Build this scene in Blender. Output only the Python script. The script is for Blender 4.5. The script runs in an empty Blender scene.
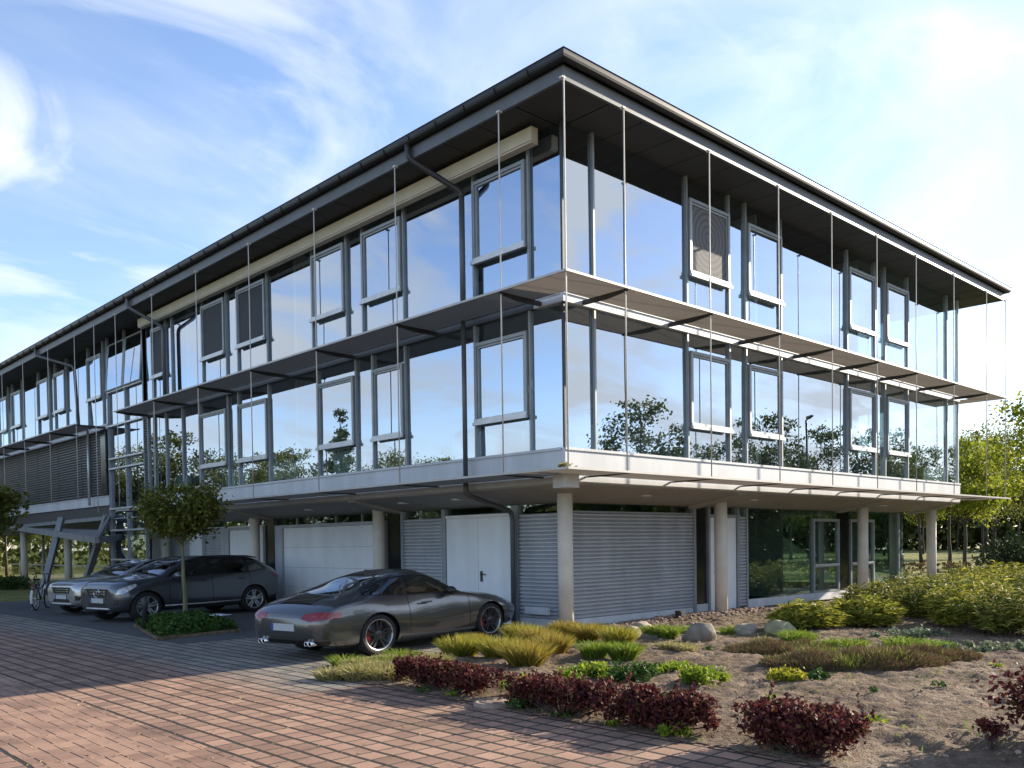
import bpy, bmesh, math, random
import numpy as np
from mathutils import Vector, Matrix, noise as mnoise
PI = math.pi
random.seed(7)
scene = bpy.context.scene
COL = scene.collection

# ---------------------------------------------------------------- materials
def nt_new(name):
    m = bpy.data.materials.new(name); m.use_nodes = True
    nt = m.node_tree; nt.nodes.clear()
    return m, nt, nt.nodes, nt.links

def mat(name, col, rough=0.6, metal=0.0, var=0.12, scale=6.0, bump=0.0, bscale=60.0, spec=0.5, coat=0.0, stretch=(1,1,1), streak=0.0):
    """principled material with noise-driven colour variation, grime streaks and bump"""
    m, nt, N, L = nt_new(name)
    out = N.new('ShaderNodeOutputMaterial'); p = N.new('ShaderNodeBsdfPrincipled')
    L.new(p.outputs[0], out.inputs[0])
    tc = N.new('ShaderNodeTexCoord'); mp = N.new('ShaderNodeMapping'); mp.inputs['Scale'].default_value = stretch
    L.new(tc.outputs['Object'], mp.inputs[0])
    nz = N.new('ShaderNodeTexNoise'); nz.inputs['Scale'].default_value = scale; nz.inputs['Detail'].default_value = 6
    L.new(mp.outputs[0], nz.inputs['Vector'])
    r = N.new('ShaderNodeValToRGB')
    c = np.array(col)
    r.color_ramp.elements[0].position = 0.3; r.color_ramp.elements[1].position = 0.7
    r.color_ramp.elements[0].color = (*(c*(1-var)), 1); r.color_ramp.elements[1].color = (*np.minimum(c*(1+var), 0.95), 1)
    L.new(nz.outputs['Fac'], r.inputs[0])
    last = r.outputs[0]
    if streak > 0:
        mp2 = N.new('ShaderNodeMapping'); mp2.inputs['Scale'].default_value = (1.1, 1.1, 0.16)
        L.new(tc.outputs['Object'], mp2.inputs[0])
        n2 = N.new('ShaderNodeTexNoise'); n2.inputs['Scale'].default_value = 2.2; n2.inputs['Detail'].default_value = 8
        L.new(mp2.outputs[0], n2.inputs['Vector'])
        r2 = N.new('ShaderNodeValToRGB'); r2.color_ramp.elements[0].position = 0.36; r2.color_ramp.elements[1].position = 0.66
        r2.color_ramp.elements[0].color = (1-streak, 1-streak, 1-streak*1.1, 1); r2.color_ramp.elements[1].color = (1, 1, 1, 1)
        L.new(n2.outputs['Fac'], r2.inputs[0])
        mx = N.new('ShaderNodeMixRGB'); mx.blend_type = 'MULTIPLY'; mx.inputs[0].default_value = 1
        L.new(last, mx.inputs[1]); L.new(r2.outputs[0], mx.inputs[2]); last = mx.outputs[0]
    L.new(last, p.inputs['Base Color'])
    p.inputs['Roughness'].default_value = rough; p.inputs['Metallic'].default_value = metal
    p.inputs['Specular IOR Level'].default_value = spec
    p.inputs['Coat Weight'].default_value = coat; p.inputs['Coat Roughness'].default_value = 0.03
    if bump > 0:
        n3 = N.new('ShaderNodeTexNoise'); n3.inputs['Scale'].default_value = bscale; n3.inputs['Detail'].default_value = 5
        L.new(mp.outputs[0], n3.inputs['Vector'])
        b = N.new('ShaderNodeBump'); b.inputs['Strength'].default_value = bump; b.inputs['Distance'].default_value = 0.02
        L.new(n3.outputs['Fac'], b.inputs['Height']); L.new(b.outputs[0], p.inputs['Normal'])
    return m

def glass_mat(name, refl=0.4, tint=(0.75, 0.85, 0.83), rough=0.0, wav=0.0, gloss=(0.95, 0.97, 1.0)):
    """coated pane: mirror reflection over tinted see-through; panes are very slightly out of flat"""
    m, nt, N, L = nt_new(name)
    out = N.new('ShaderNodeOutputMaterial'); mx = N.new('ShaderNodeMixShader')
    tr = N.new('ShaderNodeBsdfTransparent'); tr.inputs[0].default_value = (*tint, 1)
    gl = N.new('ShaderNodeBsdfGlossy'); gl.inputs['Roughness'].default_value = rough; gl.inputs[0].default_value = (*gloss, 1)
    lw = N.new('ShaderNodeLayerWeight'); lw.inputs['Blend'].default_value = 0.5
    pw = N.new('ShaderNodeMath'); pw.operation = 'POWER'; pw.inputs[1].default_value = 3.5; L.new(lw.outputs['Facing'], pw.inputs[0])
    mr = N.new('ShaderNodeMapRange'); mr.inputs['To Min'].default_value = refl; mr.inputs['To Max'].default_value = 1.0
    L.new(pw.outputs[0], mr.inputs['Value']); L.new(mr.outputs[0], mx.inputs[0])
    L.new(tr.outputs[0], mx.inputs[1]); L.new(gl.outputs[0], mx.inputs[2]); L.new(mx.outputs[0], out.inputs[0])
    if wav > 0:
        tc = N.new('ShaderNodeTexCoord'); nz = N.new('ShaderNodeTexNoise'); nz.inputs['Scale'].default_value = 0.7
        nz.inputs['Detail'].default_value = 1
        L.new(tc.outputs['Object'], nz.inputs['Vector'])
        b = N.new('ShaderNodeBump'); b.inputs['Strength'].default_value = wav; b.inputs['Distance'].default_value = 0.05
        L.new(nz.outputs['Fac'], b.inputs['Height']); L.new(b.outputs[0], gl.inputs['Normal'])
    return m

def leaf_mat(name, cols, rough=0.5, trans=0.35, scale=3.0):
    """foliage: colour differs from leaf to leaf (random per island) and lets some light through"""
    m, nt, N, L = nt_new(name)
    out = N.new('ShaderNodeOutputMaterial'); p = N.new('ShaderNodeBsdfPrincipled'); t = N.new('ShaderNodeBsdfTranslucent')
    mx = N.new('ShaderNodeMixShader'); mx.inputs[0].default_value = trans
    g = N.new('ShaderNodeNewGeometry'); r = N.new('ShaderNodeValToRGB')
    el = r.color_ramp.elements
    while len(el) < len(cols): el.new(0.5)
    for i, c in enumerate(cols):
        el[i].position = i/(len(cols)-1); el[i].color = (*c, 1)
    L.new(g.outputs['Random Per Island'], r.inputs[0])
    L.new(r.outputs[0], p.inputs['Base Color']); L.new(r.outputs[0], t.inputs[0])
    p.inputs['Roughness'].default_value = max(rough, 0.6); p.inputs['Specular IOR Level'].default_value = 0.12
    L.new(p.outputs[0], mx.inputs[1]); L.new(t.outputs[0], mx.inputs[2]); L.new(mx.outputs[0], out.inputs[0])
    return m

# ---------------------------------------------------------------- mesh builder
class MB:
    def __init__(s): s.v = []; s.f = []; s.m = []; s.sm = []
    def add(s, vs, fs, mi=0, smooth=False):
        o = len(s.v); s.v.extend([tuple(map(float, q)) for q in vs])
        for f in fs: s.f.append(tuple(i+o for i in f)); s.m.append(mi); s.sm.append(smooth)
        return s
    def box(s, x0, x1, y0, y1, z0, z1, mi=0):
        if x0 > x1: x0, x1 = x1, x0
        if y0 > y1: y0, y1 = y1, y0
        if z0 > z1: z0, z1 = z1, z0
        vs = [(x0,y0,z0),(x1,y0,z0),(x1,y1,z0),(x0,y1,z0),(x0,y0,z1),(x1,y0,z1),(x1,y1,z1),(x0,y1,z1)]
        return s.add(vs, [(0,3,2,1),(4,5,6,7),(0,1,5,4),(1,2,6,5),(2,3,7,6),(3,0,4,7)], mi)
    def quad(s, a, b, c, d, mi=0): return s.add([a,b,c,d], [(0,1,2,3)], mi)
    def prism(s, bottom, top, mi=0):
        n = len(bottom)
        fs = [tuple(range(n))[::-1], tuple(range(n, 2*n))] + [(i, (i+1) % n, n+(i+1) % n, n+i) for i in range(n)]
        return s.add(list(bottom)+list(top), fs, mi)
    def tube(s, path, r, n=10, mi=0, cap=True, smooth=True):
        P = [Vector(p) for p in path]; rs = r if isinstance(r, (list, tuple)) else [r]*len(P)
        vs = []; prev = None
        for i, p in enumerate(P):
            t = (P[min(i+1, len(P)-1)]-P[max(i-1, 0)]).normalized()
            if prev is None:
                a = Vector((0,0,1)) if abs(t.z) < 0.9 else Vector((1,0,0))
                u = t.cross(a).normalized()
            else: u = (prev - t*prev.dot(t)).normalized()
            prev = u; w = t.cross(u)
            for k in range(n):
                an = 2*PI*k/n; vs.append(p+(u*math.cos(an)+w*math.sin(an))*rs[i])
        fs = [(i*n+k, i*n+(k+1) % n, (i+1)*n+(k+1) % n, (i+1)*n+k) for i in range(len(P)-1) for k in range(n)]
        s.add(vs, fs, mi, smooth)
        if cap:
            o = len(s.v)-len(vs)
            for f in (tuple(range(n))[::-1], tuple((len(P)-1)*n+k for k in range(n))):
                s.f.append(tuple(i+o for i in f)); s.m.append(mi); s.sm.append(False)
        return s
    def lathe(s, prof, axis='z', c=(0,0,0), n=24, mi=0, smooth=True):
        vs = []
        for (r, h) in prof:
            for k in range(n):
                a = 2*PI*k/n
                if axis == 'z': q = (r*math.cos(a), r*math.sin(a), h)
                elif axis == 'y': q = (r*math.cos(a), h, r*math.sin(a))
                else: q = (h, r*math.cos(a), r*math.sin(a))
                vs.append((q[0]+c[0], q[1]+c[1], q[2]+c[2]))
        fs = [(i*n+k, i*n+(k+1) % n, (i+1)*n+(k+1) % n, (i+1)*n+k) for i in range(len(prof)-1) for k in range(n)]
        return s.add(vs, fs, mi, smooth)
    def build(s, name, mats, parent=None, shift=True):
        me = bpy.data.meshes.new(name)
        off = Vector((0,0,0))
        if parent is not None and shift:
            q = parent
            while q is not None: off += q.location; q = q.parent
        vs = [(a-off.x, b-off.y, c-off.z) for a, b, c in s.v] if off.length else s.v
        me.from_pydata(vs, [], s.f); me.update()
        if not isinstance(mats, (list, tuple)): mats = [mats]
        for m in mats: me.materials.append(m)
        if s.f:
            me.polygons.foreach_set('material_index', s.m); me.polygons.foreach_set('use_smooth', s.sm)
        bm = bmesh.new(); bm.from_mesh(me); bmesh.ops.recalc_face_normals(bm, faces=bm.faces); bm.to_mesh(me); bm.free()
        o = bpy.data.objects.new(name, me); COL.objects.link(o)
        if parent is not None: o.parent = parent
        return o

def np_mesh(name, verts, nper, mats, parent=None, matidx=None):
    """mesh from an (n*nper,3) array of separate n-gons, fast"""
    me = bpy.data.meshes.new(name); n = len(verts)//nper
    me.vertices.add(len(verts)); me.vertices.foreach_set('co', np.asarray(verts, dtype=np.float32).ravel())
    me.loops.add(len(verts)); me.loops.foreach_set('vertex_index', np.arange(len(verts), dtype=np.int32))
    me.polygons.add(n); me.polygons.foreach_set('loop_start', np.arange(0, len(verts), nper, dtype=np.int32))
    me.update(calc_edges=True)
    if not isinstance(mats, (list, tuple)): mats = [mats]
    for m in mats: me.materials.append(m)
    if matidx is not None: me.polygons.foreach_set('material_index', np.asarray(matidx, dtype=np.int32))
    o = bpy.data.objects.new(name, me); COL.objects.link(o)
    if parent is not None: o.parent = parent
    return o

def tag(o, label=None, cat=None, group=None, kind=None):
    if label: o['label'] = label
    if cat: o['category'] = cat
    if group: o['group'] = group
    if kind: o['kind'] = kind
    return o
def thing(name, loc, label, cat, group=None, rz=0.0):
    o = bpy.data.objects.new(name, None); COL.objects.link(o); o.empty_display_size = 0.3
    o.location = loc; o.rotation_euler = (0, 0, rz)
    return tag(o, label, cat, group)
def copy_tree(o, parent=None):
    c = o.copy(); COL.objects.link(c)
    if parent is not None: c.parent = parent
    for ch in list(o.children): copy_tree(ch, c)
    return c

# ---------------------------------------------------------------- camera, sun, sky
def make_camera():
    yaw, pitch, roll = 0.8122, -0.0247, 0.0137
    f0 = Vector((math.cos(yaw), math.sin(yaw), 0)); r0 = Vector((math.sin(yaw), -math.cos(yaw), 0)); u0 = Vector((0, 0, 1))
    fw = f0*math.cos(pitch)+u0*math.sin(pitch); up = u0*math.cos(pitch)-f0*math.sin(pitch)
    R = r0*math.cos(roll)-up*math.sin(roll); U = r0*math.sin(roll)+up*math.cos(roll)
    cam = bpy.data.cameras.new('camera'); o = bpy.data.objects.new('camera', cam); COL.objects.link(o)
    M = Matrix((R, U, -fw)).transposed().to_4x4(); M.translation = Vector((-11.1876, -10.3846, 1.84))
    o.matrix_world = M
    cam.sensor_fit = 'HORIZONTAL'; cam.sensor_width = 36.0; cam.lens = 898.39*36/1024
    cam.shift_x = 0.0; cam.shift_y = (564.97-384)/1024
    cam.clip_start = 0.1; cam.clip_end = 3000
    scene.camera = o
make_camera()
SUN = Vector((2.7, -0.68, 1.0)).normalized()
def make_light():
    l = bpy.data.lights.new('sun', 'SUN'); l.energy = 5.0; l.angle = math.radians(0.5); l.color = (1.0, 0.89, 0.72)
    o = bpy.data.objects.new('sun', l); COL.objects.link(o)
    o.rotation_euler = (-SUN).to_track_quat('-Z', 'Y').to_euler(); o.location = (20, -20, 30)
    w = bpy.data.worlds.new('World'); scene.world = w; w.use_nodes = True
    nt = w.node_tree; N = nt.nodes; L = nt.links; N.clear()
    out = N.new('ShaderNodeOutputWorld'); bg = N.new('ShaderNodeBackground'); bg.inputs['Strength'].default_value = SKY_STRENGTH
    sky = N.new('ShaderNodeTexSky'); sky.sky_type = 'NISHITA'; sky.sun_disc = False
    sky.sun_elevation = math.asin(SUN.z); sky.sun_rotation = math.atan2(SUN.x, SUN.y)
    sky.air_density = 1.0; sky.dust_density = 0.12; sky.ozone_density = 1.6; sky.altitude = 50
    tc = N.new('ShaderNodeTexCoord'); sp = N.new('ShaderNodeSeparateXYZ'); L.new(tc.outputs['Generated'], sp.inputs[0])
    # cloud layer: project the view direction on a plane overhead
    def math_n(op, a, b=None, clamp=False):
        n = N.new('ShaderNodeMath'); n.operation = op; n.use_clamp = clamp
        for i, x in enumerate((a, b)):
            if x is None: continue
            if isinstance(x, (int, float)): n.inputs[i].default_value = x
            else: L.new(x, n.inputs[i])
        return n.outputs[0]
    zc = math_n('ADD', math_n('MAXIMUM', sp.outputs['Z'], 0.0), 0.22)
    cx = math_n('DIVIDE', sp.outputs['X'], zc); cy = math_n('DIVIDE', sp.outputs['Y'], zc)
    cb = N.new('ShaderNodeCombineXYZ'); L.new(cx, cb.inputs[0]); L.new(cy, cb.inputs[1])
    def cloud(scale, detail, dist, lo, hi, stretch, rot, off):
        mp = N.new('ShaderNodeMapping'); mp.inputs['Scale'].default_value = stretch; mp.inputs['Rotation'].default_value = (0, 0, rot)
        mp.inputs['Location'].default_value = off
        L.new(cb.outputs[0], mp.inputs[0])
        nz = N.new('ShaderNodeTexNoise'); nz.inputs['Scale'].default_value = scale; nz.inputs['Detail'].default_value = detail
        nz.inputs['Roughness'].default_value = 0.55; nz.inputs['Distortion'].default_value = dist
        L.new(mp.outputs[0], nz.inputs['Vector'])
        mr = N.new('ShaderNodeMapRange'); mr.interpolation_type = 'SMOOTHERSTEP'
        mr.inputs['From Min'].default_value = lo; mr.inputs['From Max'].default_value = hi
        L.new(nz.outputs['Fac'], mr.inputs['Value']); return mr.outputs[0]
    c1 = cloud(0.9, 9, 0.9, 0.43, 0.78, (1, 1.25, 1), 0.5, CLOUD_OFF)      # broad veils
    c2 = cloud(2.2, 10, 1.6, 0.50, 0.85, (1, 2.2, 1), 0.9, (4.0, 2.0, 1.0))   # wisps
    c3 = cloud(1.5, 11, 1.1, 0.30, 0.72, (1, 1.3, 1), 0.3, (1.7, 5.2, 2.0))
    big = cloud(0.32, 3, 0.3, 0.36, 0.62, (1, 1, 1), 0.2, (7.3, 1.1, 4.0))
    fac = math_n('MULTIPLY', math_n('ADD', c1, math_n('MULTIPLY', c2, 0.55), True), math_n('ADD', 0.35, math_n('MULTIPLY', big, 0.65)), True)
    # thicker veil towards the sun side, thin air haze at the horizon
    dt = N.new('ShaderNodeVectorMath'); dt.operation = 'DOT_PRODUCT'; L.new(tc.outputs['Generated'], dt.inputs[0])
    hs = Vector((SUN.x, SUN.y, 0.25)).normalized(); dt.inputs[1].default_value = hs
    sv = N.new('ShaderNodeMapRange'); sv.interpolation_type = 'SMOOTHSTEP'; sv.inputs['From Min'].default_value = 0.30; sv.inputs['From Max'].default_value = 0.95
    sv.inputs['To Max'].default_value = 0.24
    L.new(dt.outputs['Value'], sv.inputs['Value'])
    fac2 = math_n('ADD', math_n('MULTIPLY', fac, 0.74), math_n('MULTIPLY', sv.outputs[0], math_n('ADD', 0.55, math_n('MULTIPLY', fac, 0.45))), True)
    # three distinct cloud banks
    for (d0, r0, r1, amt) in BANKS:
        v = N.new('ShaderNodeVectorMath'); v.operation = 'DOT_PRODUCT'; L.new(tc.outputs['Generated'], v.inputs[0]); v.inputs[1].default_value = Vector(d0).normalized()
        q = N.new('ShaderNodeMapRange'); q.interpolation_type = 'SMOOTHSTEP'; q.inputs['From Min'].default_value = math.cos(math.radians(r0)); q.inputs['From Max'].default_value = math.cos(math.radians(r1)); q.inputs['To Max'].default_value = amt
        L.new(v.outputs['Value'], q.inputs['Value'])
        fac2 = math_n('ADD', fac2, math_n('MULTIPLY', q.outputs[0], math_n('MULTIPLY', math_n('SUBTRACT', c3, 0.25, True), 1.5)), True)
    hz = N.new('ShaderNodeMapRange'); hz.interpolation_type = 'SMOOTHSTEP'; hz.inputs['From Min'].default_value = 0.0; hz.inputs['From Max'].default_value = 0.22
    hz.inputs['To Min'].default_value = 0.42; hz.inputs['To Max'].default_value = 0.0
    L.new(sp.outputs['Z'], hz.inputs['Value'])
    fac3 = math_n('MINIMUM', math_n('ADD', fac2, hz.outputs[0]), 1.0)
    # cloud brightness: brighter towards the sun
    cbk = N.new('ShaderNodeMapRange'); cbk.inputs['From Min'].default_value = -0.4; cbk.inputs['From Max'].default_value = 0.9
    cbk.inputs['To Min'].default_value = CLOUD_LO; cbk.inputs['To Max'].default_value = CLOUD_HI
    L.new(dt.outputs['Value'], cbk.inputs['Value'])
    cc = N.new('ShaderNodeMixRGB'); cc.blend_type = 'MULTIPLY'; cc.inputs[0].default_value = 1; cc.inputs[1].default_value = (0.95, 0.98, 1.0, 1)
    L.new(cbk.outputs[0], cc.inputs[2])
    tn = N.new('ShaderNodeMixRGB'); tn.blend_type = 'MULTIPLY'; tn.inputs[0].default_value = 1; tn.inputs[2].default_value = (1.0, 0.965, 1.05, 1); L.new(sky.outputs[0], tn.inputs[1])
    mx = N.new('ShaderNodeMixRGB'); L.new(fac3, mx.inputs[0]); L.new(tn.outputs[0], mx.inputs[1]); L.new(cc.outputs[0], mx.inputs[2])
    L.new(mx.outputs[0], bg.inputs['Color']); L.new(bg.outputs[0], out.inputs[0])
BANKS = (((.27, .905, .325), 11, 1, .62), ((.42, .81, .39), 15, 2, .5), ((.80, .42, .40), 16, 3, .42), ((.74, -.57, .26), 26, 4, .62), ((.62, -.72, .42), 20, 4, .5), ((-.60, .76, .24), 26, 4, .55), ((-.40, .85, .40), 18, 4, .5))
SKY_STRENGTH = 0.125; CLOUD_LO = 4.2; CLOUD_HI = 4.7; CLOUD_OFF = (2.0, 0.6, 0.0)
make_light()
vs_ = scene.view_settings; vs_.view_transform = 'Standard'; vs_.look = 'None'; vs_.exposure = 1.25; vs_.gamma = 1.0; vs_.use_curve_mapping = False
scene.render.engine = 'CYCLES'
# ================================================================ materials of the place
M = {}
M['frame'] = mat('grey_metal_frame', (0.27, 0.295, 0.31), 0.42, 0.25, 0.10, 3.0)
M['alu'] = mat('bare_aluminium', (0.52, 0.53, 0.53), 0.38, 0.35, 0.08, 5.0)
M['steel_rod'] = mat('stainless_rod', (0.62, 0.58, 0.52), 0.45, 0.1, 0.08, 5.0)
M['band'] = mat('white_slab_cladding', (0.52, 0.53, 0.55), 0.5, 0.0, 0.05, 1.2, streak=0.14)
M['soffit'] = mat('dark_soffit_panel', (0.036, 0.036, 0.034), 0.65, 0.0, 0.12, 1.5)
M['gutter'] = mat('dark_zinc_gutter', (0.024, 0.025, 0.028), 0.45, 0.4, 0.18, 4.0)
M['fascia'] = mat('grey_fascia', (0.105, 0.112, 0.12), 0.5, 0.2, 0.1, 2.0)
M['shade'] = mat('sunshade_grating', (0.075, 0.067, 0.058), 0.6, 0.0, 0.10, 8.0, bump=0.4, bscale=90)
def let_through(m, fac, col):
    """perforated sheet: part of the light falling on the upper face comes through"""
    nt = m.node_tree; o = next(n for n in nt.nodes if n.type == 'OUTPUT_MATERIAL'); p = next(n for n in nt.nodes if n.type == 'BSDF_PRINCIPLED')
    t = nt.nodes.new('ShaderNodeBsdfTranslucent'); t.inputs[0].default_value = (*col, 1); x = nt.nodes.new('ShaderNodeMixShader'); x.inputs[0].default_value = fac
    nt.links.new(p.outputs[0], x.inputs[1]); nt.links.new(t.outputs[0], x.inputs[2]); nt.links.new(x.outputs[0], o.inputs[0])
let_through(M['shade'], 0.19, (0.5, 0.42, 0.34))
def slot_row(m):
    """row of punched slots along the middle of the right-hand sheets"""
    nt = m.node_tree; N, L = nt.nodes, nt.links; p = next(n for n in N if n.type == 'BSDF_PRINCIPLED'); src = p.inputs['Base Color'].links[0].from_socket
    g = N.new('ShaderNodeNewGeometry'); sp = N.new('ShaderNodeSeparateXYZ'); L.new(g.outputs['Position'], sp.inputs[0])
    def mt(op, a, b):
        n = N.new('ShaderNodeMath'); n.operation = op
        for i, x in enumerate((a, b)):
            if isinstance(x, (int, float)): n.inputs[i].default_value = x
            else: L.new(x, n.inputs[i])
        return n.outputs[0]
    row = mt('LESS_THAN', mt('ABSOLUTE', mt('SUBTRACT', sp.outputs[1], 0.42), 0), 0.02)
    f = mt('FRACT', mt('DIVIDE', sp.outputs[0], 0.17), 0); k = mt('MULTIPLY', row, mt('LESS_THAN', f, 0.45))
    x = N.new('ShaderNodeMixRGB'); L.new(k, x.inputs[0]); L.new(src, x.inputs[1]); x.inputs[2].default_value = (0.008, 0.008, 0.008, 1); L.new(x.outputs[0], p.inputs['Base Color'])
slot_row(M['shade'])
M['shade_edge'] = mat('sunshade_edge', (0.42, 0.40, 0.375), 0.45, 0.2, 0.08, 4.0)
M['strut'] = mat('painted_grey_steel', (0.22, 0.225, 0.225), 0.6, 0.1, 0.12, 2.0, streak=.15)
M['dark_steel'] = mat('dark_steel', (0.045, 0.045, 0.047), 0.5, 0.3, 0.15, 6.0)
M['cassette'] = mat('beige_awning_box', (0.56, 0.52, 0.42), 0.55, 0.0, 0.04, 2.0, streak=0.08)
M['concrete'] = mat('pale_concrete', (0.64, 0.58, 0.50), 0.8, 0.0, 0.08, 3.0, bump=0.15, bscale=25, streak=0.12)
M['render'] = mat('grey_soffit_render', (0.33, 0.32, 0.30), 0.85, 0.0, 0.07, 2.5, bump=0.1, bscale=40)
M['door'] = mat('white_painted_door', (0.76, 0.78, 0.79), 0.45, 0.0, 0.04, 2.0, streak=0.10)
M['plinth'] = mat('pale_plinth', (0.60, 0.62, 0.64), 0.7, 0.0, 0.06, 3.0, streak=0.2)
M['shutter'] = mat('grey_ribbed_shutter', (0.43, 0.445, 0.475), 0.45, 0.15, 0.07, 2.0, streak=0.16)
M['louvre'] = mat('dark_louvre', (0.075, 0.078, 0.088), 0.4, 0.3, 0.12, 3.0)
M['trim2'] = mat('black_plastic', (0.02, 0.02, 0.022), .4)
M['black'] = mat('black_panel', (0.012, 0.013, 0.014), 0.15, 0.0, 0.1, 3.0)
M['int_wall'] = mat('interior_wall', (0.55, 0.55, 0.53), 0.9, 0.0, 0.05, 1.0)
M['int_floor'] = mat('interior_floor', (0.16, 0.15, 0.15), 0.7, 0.0, 0.1, 2.0)
M['int_ceil'] = mat('interior_ceiling', (0.45, 0.45, 0.44), 0.9, 0.0, 0.04, 1.0)
M['blind'] = mat('dark_blind', (0.045, 0.048, 0.055), 0.8, 0.0, 0.15, 9.0, stretch=(1, 1, 12))
M['blind_pale'] = mat('grey_blind', (0.22, 0.22, 0.225), 0.8, 0.0, 0.1, 5.0)
M['glass'] = glass_mat('facade_glass', 0.50, (0.66, 0.78, 0.77), 0.0, 0.035, (0.72, 0.80, 0.92))
M['glass_gf'] = glass_mat('ground_floor_glass', 0.24, (0.52, 0.66, 0.62), 0.0, 0.012, (0.55, 0.70, 0.68))
M['glass_clear'] = glass_mat('clear_glass', 0.16, (0.50, 0.58, 0.56), 0.0, 0.0)

# ================================================================ office building
bld = thing('office_building', (2.5, 2.5, 0), 'three-storey glass office building on concrete columns with dark projecting flat roof', 'building')
G = 1.1          # glass plane offset from roof edge
XE = 20.24       # right end of the glass
YE = 46.0        # left end of the building
Z1, Z1T, Z2, Z2T, ZS = 2.955, 3.60, 6.31, 6.49, 9.69
ROOF_X = 21.55; ROOF_Y = YE+1.1

def fbox(mb, side, a0, a1, d0, d1, z0, z1, mi=0):
    if side == 'R': return mb.box(a0, a1, d0, d1, z0, z1, mi)
    if side == 'L': return mb.box(d0, d1, a0, a1, z0, z1, mi)
    if side == 'E': return mb.box(XE+G-d1, XE+G-d0, a0, a1, z0, z1, mi)   # right end, facing +X
    if side == 'N': return mb.box(a0, a1, YE+G-d1, YE+G-d0, z0, z1, mi)
def fpt(side, a, d, z):
    return {'R': (a, d, z), 'L': (d, a, z), 'E': (XE+G-d, a, z), 'N': (a, YE+G-d, z)}[side]
def fquad(mb, side, a0, a1, d, z0, z1, mi=0):
    return mb.quad(fpt(side, a0, d, z0), fpt(side, a1, d, z0), fpt(side, a1, d, z1), fpt(side, a0, d, z1), mi)

# --- slabs, core
mb = MB(); mb.box(1.16, XE-0.06, 1.16, YE-0.06, Z1+0.02, Z1T-0.04); mb.build('floor_slab', M['int_floor'], bld)
mb = MB(); mb.box(1.22, XE-0.12, 1.22, YE-0.12, Z2+0.02, Z2T-0.02); mb.build('floor_slab', [M['int_ceil']], bld)
for y0, y1, z0, z1 in ((7.2, 22.0, 3.56, 6.33), (26.5, 40.0, 3.56, 6.33), (7.2, 22.0, 6.47, 9.68), (26.5, 40.0, 6.47, 9.68)):
    mb = MB(); mb.box(7.4, 14.0, y0, y1, z0, z1); mb.build('core_wall', M['int_wall'], bld)
for (z0, z1) in ((3.56, 6.32), (6.47, 9.68)):
    for y in (11.2, 18.0, 31.5, 38.0): mb = MB(); mb.box(1.4, 7.4, y, y+0.12, z0, z1); mb.build('partition_wall', M['int_wall'], bld)
    for x in (8.2, 13.5): mb = MB(); mb.box(x, x+0.12, 1.4, 7.2, z0, z1); mb.build('partition_wall', M['int_wall'], bld)
# office furniture seen dimly through the panes
def desk(x, y, z, rz=0):
    d = MB(); w, l = (.8, 1.6) if rz == 0 else (1.6, .8)
    d.box(x, x+w, y, y+l, z+.71, z+.745); d.box(x+.02, x+.06, y+.02, y+l-.02, z, z+.71); d.box(x+w-.06, x+w-.02, y+.02, y+l-.02, z, z+.71); o = d.build('desk', M['door'], bld)
    s = MB(); s.box(x+w*.3, x+w*.3+.05, y+l*.35, y+l*.35+.55, z+.86, z+1.2); s.box(x+w*.25, x+w*.45, y+l*.5, y+l*.5+.2, z+.746, z+.755); s.box(x+w*.3+.01, x+w*.3+.04, y+l*.5+.06, y+l*.5+.1, z+.75, z+.9); s.build('monitor', M['trim2'], o)
for z in (3.56, 6.47):
    for x, y in ((2.0, 3.9), (2.0, 8.9), (2.1, 12.6), (2.0, 15.3), (2.0, 19.2), (2.0, 27.5), (2.0, 33.5)): desk(x, y, z)
    for x, y in ((3.2, 2.0), (5.6, 2.1), (9.4, 2.0), (11.2, 2.2), (14.6, 2.0), (17.0, 2.1)): desk(x, y, z, 1)
    for (a, b_) in ((2.6, 5.0), (2.6, 9.4), (2.6, 13.0), (2.6, 16.6), (5.0, 2.6), (10.2, 2.6), (15.4, 2.6)):
        l = MB(); zz = (6.27 if z < 5 else 9.62); l.box(a, a+.22 if a < b_ else a+1.3, b_, b_+1.3 if a < b_ else b_+.22, zz-.07, zz); l.build('ceiling_lamp', M['alu'], bld)

# --- roof
roof = MB()
roof.box(0.16, ROOF_X-0.16, 0.16, ROOF_Y-0.16, ZS+0.005, ZS+0.30)
e = 0.02; zt = 10.06
roof.add([(0.12, 0.12, 10.0), (ROOF_X-0.12, 0.12, 10.0), (ROOF_X-0.12, ROOF_Y-0.12, 10.0), (0.12, ROOF_Y-0.12, 10.0),
          (9, 9, 10.45), (ROOF_X-9, 9, 10.45), (ROOF_X-9, ROOF_Y-9, 10.45), (9, ROOF_Y-9, 10.45)],
         [(0,1,5,4),(1,2,6,5),(2,3,7,6),(3,0,4,7),(4,5,6,7)])
ro = roof.build('roof', M['gutter'], bld)
sf = MB()
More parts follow.
